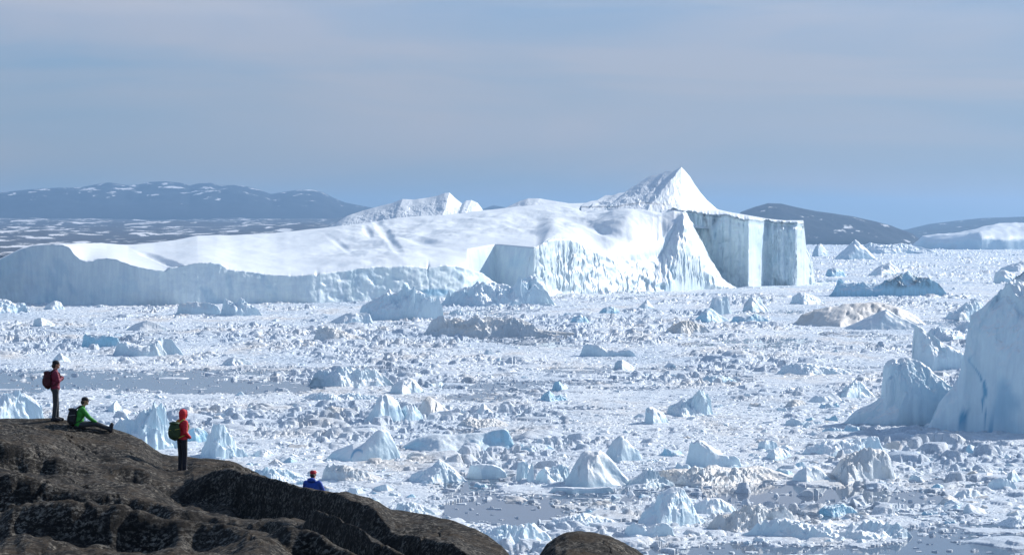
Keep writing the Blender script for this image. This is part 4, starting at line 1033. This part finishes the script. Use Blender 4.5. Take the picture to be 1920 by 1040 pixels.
R3 = [(-200, 1010), (-50, 985), (0, 982), (22, 962), (45, 950), (110, 945), (170, 947), (240, 955), (310, 968), (350, 976), (400, 985), (470, 988), (540, 992), (600, 1010), (640, 1030), (700, 1060), (850, 1120), (1000, 1220)]
R3Y = [(-200, 54), (400, 52), (1000, 42)]
R4 = [(-200, 1060), (200, 1040), (330, 1035), (400, 1050), (600, 1100), (1000, 1260)]
R4Y = [(-200, 44), (1000, 38)]
R5 = [(-200, 1300), (1000, 1420)]
R5Y = [(-200, 32), (1000, 30)]
RL = [(R0, R0Y), (R1, R1Y), (R2, R2Y), (R3, R3Y), (R4, R4Y), (R5, R5Y)]

def rock_base(u):
    """per column knots of distance and height, far to near"""
    ys = [pl(b, u) for a, b in RL]
    zs = [at(u, pl(a, u), pl(b, u))[1] for a, b in RL]
    return ys, zs

def rock_noise(X, Y):
    n = 0.22 * fbm(X / 2.8 + Y / 9, Y / 4.0, 301, 3) + 0.16 * fbm(X / 0.9, Y / 1.4, 305, 5, 0.55)
    f1, f2, ci, cj, dx, dy = worley(X / 2.2 + 0.3 * fbm(X, Y, 3, 2), Y / 4.2, 310)
    n = n - 0.05 * (1 - sst(0.0, 0.10, f2 - f1)) * (hsh(ci, cj, 5) > 0.35) + 0.05 * (hsh(ci, cj, 6) - .5)
    return n

def rock_z(u, Y):
    """height of the rock (before noise) at column u, distance Y; arrays"""
    ys, zs = rock_base(u)
    Z = zs[0] - np.clip(Y - ys[0], 0, 999) * 0.10 - np.clip(Y - ys[0], 0, 999) ** 2 * 0.02
    stp = [0.15, 0.5, 0.5, 0.5, 0.3]
    dip = [0.06, 0.95, 0.95, 0.95, 0.4]
    for k in range(5):
        wob = (0.8 * fbm(u / 110, Y / 25, 500 + k, 3)) if k > 0 else 0
        s = (ys[k] - Y) / (ys[k] - ys[k + 1])
        sc = np.clip(s, 0, 1)
        dm = np.clip(ys[k] - Y + np.minimum(wob, 0), 0, 999)
        dk = dip[k] * np.clip(0.85 + 1.0 * fbm(u / 120 + 9, Y / 25, 600 + k, 3), 0.2, 1.25)
        g = stp[k] * sst(-0.15, 1.5, dm + 0.0 * sc) + (1 - stp[k]) * sc
        g0 = stp[k] * sst(-0.15, 1.5, 0.0)
        g = (g - g0) / (1 - g0)
        z = zs[k] + (zs[k + 1] - zs[k]) * g - dk * sst(0, 1.25, dm) * (1 - sc) ** 0.8
        Z = np.where((s >= 0), z, Z)
    return Z

def make_rock():
    u = np.arange(-200, 1001, 1.5)
    y = np.concatenate([np.arange(30, 50, 0.10), np.arange(50, 92, 0.09), np.arange(92, 125, 1.0)])
    Y, U = np.meshgrid(y, u, indexing='ij')
    X = (U - 960) / FPX * Y
    Z = rock_z(U, Y)
    w = 1 - 0.75 * np.exp(-((Y - pl(R0Y, U)) / 2.0) ** 2)
    Z = Z + rock_noise(X, Y) * w
    o = mesh_np('rocky_slope', np.stack([X, Y, Z], -1).reshape(-1, 3), grid_quads(*Y.shape), M_ROCK, True)
    tag(o, kind='structure')
    # dome at the bottom
    sk = [(985, 1100), (1000, 1062), (1012, 1040), (1025, 1020), (1042, 1006), (1062, 999), (1090, 997), (1118, 999), (1145, 1005), (1170, 1015), (1190, 1028), (1208, 1041), (1240, 1068), (1280, 1110)]
    u = np.arange(985, 1281, 1.2); y = np.arange(40, 70, 0.06)
    Y, U = np.meshgrid(y, u, indexing='ij'); X = (U - 960) / FPX * Y
    _, zc = at(u, pl(sk, u), 58.0)
    s = np.where(Y < 58, (58 - Y) / 18.0, (Y - 58) / 12.0)
    Z = zc[None, :] - 2.2 * s ** 1.5 - np.where(Y < 58, 0.0, 2 * s)
    Z = Z + 0.05 * fbm(X / 0.5, Y / 0.6, 707, 4) + 1.1 * rock_noise(X + 40, Y) * (1 - 0.7 * np.exp(-((Y - 58) / 1.5) ** 2))
    o = mesh_np('rock_dome', np.stack([X, Y, Z], -1).reshape(-1, 3), grid_quads(*Y.shape), M_ROCK, True)
    tag(o, kind='structure')
make_rock()

# ------------------------------------------------------------------ people
def cloth_mat(name, col, rough=0.75, bs=18.0):
    m, nt, b = new_mat(name)
    tcn = nt.nodes.new('ShaderNodeTexCoord')
    n = noise_node(nt, tcn.outputs['Object'], bs, 4, 0.6)
    c = mix(nt, n, tuple(x * 0.75 for x in col), tuple(min(1, x * 1.2) for x in col))
    nt.links.new(c, b.inputs['Base Color']); b.inputs['Roughness'].default_value = rough
    f = noise_node(nt, tcn.outputs['Object'], bs * 0.6, 3, 0.5, sc=(1, 1, 1.8))
    bump(nt, b, f, 0.6, 0.03)
    return m
SKIN = cloth_mat('skin', (0.45, 0.25, 0.17), 0.5, 9)
HAIR = cloth_mat('hair', (0.03, 0.02, 0.015), 0.6, 60)
C_MAROON = cloth_mat('maroon_fabric', (0.20, 0.014, 0.05)); C_MAROON2 = cloth_mat('dark_red_pack_fabric', (0.07, 0.008, 0.014))
C_GREY = cloth_mat('dark_grey_trousers', (0.035, 0.042, 0.05)); C_BLACK = cloth_mat('black_fabric', (0.010, 0.010, 0.014))
C_GREEN = cloth_mat('green_shell', (0.035, 0.30, 0.03)); C_RED = cloth_mat('red_shell', (0.62, 0.015, 0.03))
C_NAVY = cloth_mat('navy_trousers', (0.008, 0.009, 0.02)); C_OLIVE = cloth_mat('olive_pack_fabric', (0.03, 0.06, 0.018))
C_YEL = cloth_mat('yellow_webbing', (0.45, 0.42, 0.05)); C_BLUE = cloth_mat('blue_shell', (0.012, 0.07, 0.42))
C_CAPRED = cloth_mat('red_cap_cloth', (0.50, 0.01, 0.03)); C_WHITE = cloth_mat('white_cloth', (0.7, 0.6, 0.62)); C_BOOT = cloth_mat('dark_boot', (0.02, 0.02, 0.03))
C_GREYM = cloth_mat('grey_buckle', (0.3, 0.3, 0.3))

def blob_obj(name, mat, segs, voxel, parent=None, ells=()):
    """one continuous surface grown round tapered limbs (p0, r0, p1, r1) and ellipsoids (centre, radii, rot)"""
    bm = bmesh.new()
    for (p0, r0, p1, r1) in segs:
        p0, p1 = Vector(p0), Vector(p1)
        d = p1 - p0; L = d.length
        nst = max(2, int(L / (min(r0, r1) * 0.5)) + 1)
        if L > 1e-4:
            mat4 = Matrix.Translation((p0 + p1) / 2) @ d.to_track_quat('Z', 'Y').to_matrix().to_4x4()
            bmesh.ops.create_cone(bm, cap_ends=True, segments=16, radius1=r0, radius2=r1, depth=L, matrix=mat4)
        bmesh.ops.create_icosphere(bm, subdivisions=2, radius=r0, matrix=Matrix.Translation(p0))
        bmesh.ops.create_icosphere(bm, subdivisions=2, radius=r1, matrix=Matrix.Translation(p1))
    for (c, r, rot) in ells:
        m4 = Matrix.Translation(Vector(c)) @ Matrix.Rotation(rot[1], 4, 'Y') @ Matrix.Rotation(rot[0], 4, 'X') @ Matrix.Diagonal(Vector((r[0], r[1], r[2], 1)))
        bmesh.ops.create_icosphere(bm, subdivisions=3, radius=1.0, matrix=m4)
    me = bpy.data.meshes.new(name); bm.to_mesh(me); bm.free()
    tmp = bpy.data.objects.new('tmp', me); scene.collection.objects.link(tmp)
    md = tmp.modifiers.new('r', 'REMESH'); md.mode = 'VOXEL'; md.voxel_size = voxel; md.use_smooth_shade = True
    sm = tmp.modifiers.new('s', 'SMOOTH'); sm.iterations = 3; sm.factor = 0.5
    dg = bpy.context.evaluated_depsgraph_get(); dg.update()
    me2 = bpy.data.meshes.new_from_object(tmp.evaluated_get(dg))
    bpy.data.objects.remove(tmp)
    me2.name = name
    me2.polygons.foreach_set('use_smooth', [True] * len(me2.polygons))
    me2.materials.clear(); me2.materials.append(mat)
    o = bpy.data.objects.new(name, me2)
    link(o, parent)
    return o

def hand_segs(wrist, dirv, side, curl):
    """palm, four unequal bent fingers and a thumb, starting at the wrist"""
    w = Vector(wrist); d = Vector(dirv).normalized()
    s = Vector(side).normalized(); n = d.cross(s).normalized()
    S = []
    for j, (o_, L) in enumerate(((-0.028, .068), (-0.010, .078), (0.010, .073), (0.027, .058))):
        k0 = w + d * 0.085 + s * o_
        S.append((w + s * o_ * 0.6, 0.016, k0, 0.0115))
        k1 = k0 + (d * math.cos(curl) + n * math.sin(curl)) * L * 0.5
        k2 = k1 + (d * math.cos(2.2 * curl) + n * math.sin(2.2 * curl)) * L * 0.5
        S += [(k0, 0.0095, k1, 0.009), (k1, 0.009, k2, 0.0075)]
    t0 = w + d * 0.03 - s * 0.028
    t1 = t0 + (d * 0.7 - s * 0.6 + n * 0.3).normalized() * 0.035
    t2 = t1 + (d * 0.95 - s * 0.1 + n * 0.3).normalized() * 0.03
    S += [(t0, 0.013, t1, 0.011), (t1, 0.011, t2, 0.009)]
    return S

def head_ells(hc, f=1.0):
    x, y, z = hc
    E = [((x - .010, y, z + .022), (.096, .076, .095), (0, 0)), ((x + .022, y, z - .050), (.062, .056, .066), (0, 0)),
         ((x + .092, y, z - .010), (.018, .013, .024), (0, 0.3)), ((x + .080, y, z - .058), (.014, .024, .010), (0, 0)),
         ((x + .074, y, z - .090), (.018, .024, .018), (0, 0)), ((x + .078, y, z + .028), (.016, .050, .012), (0, 0))]
    for sg in (-1, 1):
        E.append(((x - .008, y + sg * .078, z - .006), (.020, .010, .032), (0, 0)))
        E.append(((x + .074, y + sg * .031, z + .008), (.012, .014, .010), (0, 0)))
    return E

def person(label, loc, face, pose):
    """pose: dict of joints in a frame with x forward, y left, z up"""
    J = pose
    B, E = [], []
    hd = J['head']; nk = J['neck']; ch = J['chest']; wa = J['waist']; pe = J['pelvis']
    E += head_ells((0, 0, 0))
    hc = Vector(hd)
    E = [((Vector(c) + hc)[:], r, rt) for c, r, rt in E]
    B += [((hc + Vector((-.02, 0, -.06)))[:], .056, nk, .060), (nk, .062, ch, .11), (ch, .125, wa, .108), (wa, .11, pe, .13)]
    for sg, S in ((1, 'L'), (-1, 'R')):
        sh, el, wr = J['sh' + S], J['el' + S], J['wr' + S]
        hp, kn, an, to = J['hip' + S], J['kn' + S], J['an' + S], J['toe' + S]
        B += [(ch, .10, sh, .052), (sh, .052, el, .038), (el, .038, wr, .026)]
        B += hand_segs(wr, J.get('hd' + S, (Vector(wr) - Vector(el))[:]), J.get('hs' + S, (0, 0, -1)), J.get('curl', 0.5))
        B += [(pe, .10, hp, .085), (hp, .085, kn, .054), (kn, .054, an, .038), (an, .04, to, .030)]
    body = blob_obj('person', SKIN, B, 0.0085, None, E)
    body.location = loc; body.rotation_euler = (0, 0, face)
    tag(body, label, 'person')
    # jacket: torso, sleeves, hem and collar
    S = [(nk, .075, ch, .15), (ch, .165, wa, .150), (wa, .150, pe, .165)]
    el2 = [((Vector(ch) + Vector((0, 0, -.02)))[:], (.135, .215, .20), (0, J.get('lean', 0))), ((Vector(wa) + Vector((0, 0, 0)))[:], (.135, .185, .18), (0, J.get('lean', 0))), ((Vector(pe) + Vector((0, 0, .0)))[:], (.140, .185, .13), (0, 0))]
    S = [(nk, .070, ch, .11), (ch, .12, wa, .12), (wa, .125, pe, .13)]
    for L in 'LR':
        S += [(ch, .12, J['sh' + L], .078), (J['sh' + L], .078, J['el' + L], .062), (J['el' + L], .060, J['wr' + L], .046)]
    jk = blob_obj('jacket', J['jacket'], S, 0.014, body, el2)
    # hems: a drawn cuff ring at each wrist
    for L in 'LR':
        w_, e_ = Vector(J['wr' + L]), Vector(J['el' + L])
        dd = (w_ - e_).normalized()
        blob_obj('cuff', J['jacket'], [((w_ - dd * .02)[:], .050, (w_ + dd * .006)[:], .048)], 0.01, jk)
    S = [(pe, .135, pe, .135)]
    el3 = [((Vector(pe) + Vector((-.01, 0, -.03)))[:], (.130, .170, .12), (0, 0))]
    for L in 'LR':
        S += [(pe, .11, J['hip' + L], .100), (J['hip' + L], .100, J['kn' + L], .074), (J['kn' + L], .074, J['an' + L], .062)]
    blob_obj('trousers', J['trousers'], S, 0.014, body, el3)
    for L in 'LR':
        a, t = Vector(J['an' + L]), Vector(J['toe' + L])
        up = (Vector(J['kn' + L]) - a).normalized()
        heel = a - (t - a).normalized() * 0.05 - up * 0.04
        bo = blob_obj('boot', C_BOOT, [((a + up * .09)[:], .060, a[:], .058), (a[:], .056, heel[:], .044), (heel[:], .046, t[:], .046), (a[:], .055, t[:], .044)], 0.01, body)
        n = up
        blob_obj('sole', C_BLACK, [((heel - n * .03)[:], .030, (t - n * .012)[:], .036)], 0.009, bo)
    return body

def headwear(body, hc, kind, mat):
    x, y, z = hc
    if kind == 'beanie':
        c = blob_obj('knit_hat', mat, [], 0.008, body, [((x - .016, y, z + .052), (.106, .088, .082), (0, 0.12)), ((x - .035, y, z + .02), (.088, .086, .060), (0, 0.1))])
    elif kind == 'cap':
        c = blob_obj('cap', mat, [], 0.007, body, [((x - .012, y, z + .050), (.104, .085, .076), (0, 0))])
        blob_obj('cap_brim', mat, [], 0.005, c, [((x + .105, y, z + .040), (.062, .062, .010), (0, 0.22))])
    elif kind == 'hood':
        c = blob_obj('hood', mat, [((x - .03, y, z - .12), .092, (x - .02, y, z + .02), .112)], 0.01, body, [((x - .012, y, z + .02), (.120, .108, .130), (0, 0))])
        blob_obj('hood_rim', mat, [((x + .09, y + .05, z + .07), .016, (x + .10, y, z + .105), .016), ((x + .10, y, z + .105), .016, (x + .09, y - .05, z + .07), .016),
                                   ((x + .09, y + .05, z + .07), .016, (x + .085, y + .066, z - .03), .016), ((x + .09, y - .05, z + .07), .016, (x + .085, y - .066, z - .03), .016),
                                   ((x + .085, y + .066, z - .03), .016, (x + .08, y + .03, z - .10), .016), ((x + .085, y - .066, z - .03), .016, (x + .08, y - .03, z - .10), .016)], 0.006, c)
    return c

def backpack(label, body, ch, wa, mat, mat2, size=(.13, .165, .26), off=-.24, zc=-.03, tilt=0.0, straps=None):
    root = bpy.data.objects.new('backpack', None); link(root)
    root.location = body.location; root.rotation_euler = body.rotation_euler
    tag(root, label, 'backpack')
    c = (Vector(ch) + Vector(wa)) / 2 + Vector((off, 0, zc))
    r = Vector(size)
    def E(dx, dy, dz, s): return ((c + Vector((dx, dy, dz)))[:], tuple(s), (0, tilt))
    blob_obj('pack_body', mat, [], 0.013, root, [E(0, 0, 0, r), E(.03, 0, -.05, (r[0] * .95, r[1] * 1.05, r[2] * .85)), E(.02, 0, .10, (r[0] * .85, r[1] * .92, r[2] * .62)), E(0, .05, -.10, (r[0] * .95, r[1] * .75, r[2] * .55)), E(0, -.05, -.10, (r[0] * .95, r[1] * .75, r[2] * .55))])
    blob_obj('lid', mat, [], 0.012, root, [E(0.01, 0, r[2] * .80, (r[0] * .98, r[1] * .95, .055))])
    pk = blob_obj('front_pocket', mat, [], 0.012, root, [E(-r[0] * .72, 0, -.05, (.055, r[1] * .72, r[2] * .50))])
    blob_obj('zip', mat2, [((c + Vector((-r[0] * .72 - .048, -.09, .03)))[:], .006, (c + Vector((-r[0] * .72 - .052, .09, .03)))[:], .006)], 0.004, pk)
    for sg in (-1, 1):
        top = c + Vector((.08, sg * .085, r[2] * .80)); shv = Vector(ch) + Vector((-.02, sg * .105, .19)); fr = Vector(ch) + Vector((.145, sg * .115, -.02)); lo = Vector(wa) + Vector((.02, sg * .19, -.02)); bk = c + Vector((.06, sg * .15, -r[2] * .7))
        m_ = straps or mat2
        blob_obj('shoulder_strap', m_, [(top[:], .018, shv[:], .020), (shv[:], .020, (shv * .35 + fr * .65 + Vector((.03, 0, .03)))[:], .019), ((shv * .35 + fr * .65 + Vector((.03, 0, .03)))[:], .019, fr[:], .018), (fr[:], .018, lo[:], .014), (lo[:], .014, bk[:], .014)], 0.009, root)
        blob_obj('side_strap', mat2, [((c + Vector((-.08, sg * (r[1] + .002), .05)))[:], .008, (c + Vector((.08, sg * (r[1] + .002), .07)))[:], .008)], 0.005, root)
    return root

def stand_pose(jacket, trousers, arms, stride=0.05, wide=0.085):
    J = dict(head=(.035, 0, 1.625), neck=(.0, 0, 1.475), chest=(-.005, 0, 1.29), waist=(.0, 0, 1.09), pelvis=(0, 0, .96),
             shL=(-.005, .175, 1.40), shR=(-.005, -.175, 1.40), hipL=(0, .09, .90), hipR=(0, -.09, .90),
             knL=(.02 + stride * .5, wide, .49), knR=(.015 - stride * .4, -wide, .49), anL=(stride, wide, .085), anR=(-stride, -wide, .085),
             toeL=(stride + .17, wide + .02, .045), toeR=(-stride + .17, -wide - .02, .045), jacket=jacket, trousers=trousers)
    J.update(arms)
    return J

def rock_at(px, Y):
    u = np.array([float(px)]); yy = np.array([float(Y)])
    x = (u - 960) / FPX * yy
    w = 1 - 0.75 * np.exp(-((yy - pl(R0Y, u)) / 2.0) ** 2)
    z = rock_z(u, yy) + rock_noise(x, yy) * w
    return float(x[0]), float(z[0])

def make_people():
    # standing, maroon jacket
    folded = dict(elL=(.05, .215, 1.14), wrL=(.185, .04, 1.20), hdL=(.0, -.9, .12), elR=(.06, -.22, 1.15), wrR=(.20, -.04, 1.25), hdR=(-.03, .9, .1), curl=0.5)
    x, z = rock_at(103, 83.6)
    p = person('standing hiker in a maroon jacket and black knit hat, arms folded, on the rock', (x, 83.6, z - .01), math.radians(14), stand_pose(C_MAROON, C_GREY, folded))
    headwear(p, (.035, 0, 1.625), 'beanie', C_BLACK)
    blob_obj('hair', HAIR, [], 0.008, p, [((-.035, 0, 1.585), (.070, .074, .075), (0, 0))])
    backpack('dark maroon backpack worn by the standing hiker in the black hat', p, (0, 0, 1.29), (0, 0, 1.09), C_MAROON2, C_BLACK, size=(.12, .16, .26), off=-.235, zc=.0, straps=C_MAROON2)
    # seated, green jacket: legs stretched down the slope
    x, z = rock_at(150, 83.3)
    l = -0.12
    sit = dict(head=(.14, 0, .76), neck=(.07, 0, .60), chest=(.02, 0, .43), waist=(-.03, 0, .23), pelvis=(-.05, 0, .10),
               shL=(.05, .175, .53), shR=(.05, -.175, .53), elL=(.22, .20, .30), elR=(.24, -.20, .30), wrL=(.40, .12, .17), wrR=(.42, -.10, .17),
               hipL=(-.02, .09, .09), hipR=(-.02, -.09, .09), knL=(.42, .10, .10), knR=(.43, -.08, .12), anL=(.84, .09, -.05), anR=(.84, -.06, -.05),
               toeL=(.90, .10, .09), toeR=(.90, -.06, .09), jacket=C_GREEN, trousers=C_GREY, lean=.2, curl=.3, hsL=(0, 1, 0), hsR=(0, 1, 0))
    p = person('seated hiker in a bright green jacket and black cap, legs stretched out', (x, 83.3, z - .0), math.radians(10), sit)
    headwear(p, (.14, 0, .76), 'cap', C_BLACK)
    blob_obj('hair', HAIR, [], 0.008, p, [((.075, 0, .725), (.068, .074, .07), (0, 0))])
    backpack('black backpack worn by the seated hiker in green', p, (.02, 0, .43), (-.03, 0, .23), C_BLACK, C_GREYM, size=(.135, .17, .255), off=-.225, zc=-.02, tilt=.12, straps=C_BLACK)
    # standing, red jacket with the hood up, hands in the front pockets
    pock = dict(elL=(-.05, .235, 1.13), wrL=(.13, .17, .99), hdL=(.8, -.5, -.15), elR=(-.05, -.235, 1.13), wrR=(.13, -.17, .99), hdR=(.8, .5, -.15), curl=.4, hsL=(0, 0, -1))
    x, z = rock_at(341, 80.2)
    _, zf = at(341, 881, 80.2)
    p = person('standing hiker in a red hooded jacket and black trousers seen from behind', (x, 80.2, z - .01), math.radians(38), stand_pose(C_RED, C_NAVY, pock, stride=0.0, wide=.11))
    headwear(p, (.035, 0, 1.625), 'hood', C_RED)
    backpack('olive green backpack with yellow straps worn by the hiker in red', p, (0, 0, 1.29), (0, 0, 1.09), C_OLIVE, C_YEL, size=(.145, .18, .26), off=-.26, zc=-.02)
    # sitting beyond the crest, blue jacket and red cap
    Yb = 77.0
    x, zseat = at(586, 880, Yb); zseat = float(zseat) - .90
    x = float(x)
    sit2 = dict(head=(.06, 0, .775), neck=(.02, 0, .62), chest=(-.0, 0, .44), waist=(-.03, 0, .23), pelvis=(-.05, 0, .10),
                shL=(.0, .185, .545), shR=(.0, -.185, .545), elL=(.10, .28, .30), elR=(.10, -.28, .30), wrL=(.32, .16, .30), wrR=(.32, -.16, .30),
                hipL=(-.02, .09, .09), hipR=(-.02, -.09, .09), knL=(.38, .13, .38), knR=(.38, -.13, .38), anL=(.62, .12, .02), anR=(.62, -.12, .02),
                toeL=(.78, .13, -.02), toeR=(.78, -.13, -.02), jacket=C_BLUE, trousers=C_NAVY, curl=.4, hsL=(0, 1, 0), hsR=(0, 1, 0))
    p = person('hiker in a blue jacket and red cap sitting beyond the rock crest', (x, Yb, zseat), math.radians(72), sit2)
    c = headwear(p, (.06, 0, .775), 'cap', C_CAPRED)
    blob_obj('cap_crown_patch', C_WHITE, [], 0.006, c, [((.045, 0, .875), (.075, .055, .028), (0, 0))])
    blob_obj('hair', HAIR, [], 0.008, p, [((.0, 0, .745), (.066, .072, .06), (0, 0))])
    blob_obj('hood', C_BLUE, [], 0.011, p, [((-.075, 0, .625), (.085, .125, .070), (0, .3))])
    return Yb, zseat
PEO = make_people()

# ------------------------------------------------------------------ haze over the whole fjord
def make_haze():
    m = bpy.data.materials.new('air_haze'); m.use_nodes = True
    nt = m.node_tree; nt.nodes.clear()
    out = nt.nodes.new('ShaderNodeOutputMaterial')
    v = nt.nodes.new('ShaderNodeVolumePrincipled')
    v.inputs['Color'].default_value = (0.32, 0.56, 0.90, 1)
    v.inputs['Density'].default_value = 4.6e-5
    v.inputs['Anisotropy'].default_value = 0.4
    nt.links.new(v.outputs[0], out.inputs['Volume'])
    x0, x1, y0, y1, z0, z1 = -25000, 25000, -300, 41000, -6, 480
    co = [(x, y, z) for x in (x0, x1) for y in (y0, y1) for z in (z0, z1)]
    q = [[0, 1, 3, 2], [4, 6, 7, 5], [0, 4, 5, 1], [2, 3, 7, 6], [0, 2, 6, 4], [1, 5, 7, 3]]
    o = mesh_np('haze', co, q, m, False)
    bm = bmesh.new(); bm.from_mesh(o.data)
    bmesh.ops.recalc_face_normals(bm, faces=bm.faces[:])
    bm.to_mesh(o.data); bm.free()
    tag(o, 'thin blue haze filling the air over the fjord', 'haze', kind='stuff')
make_haze()
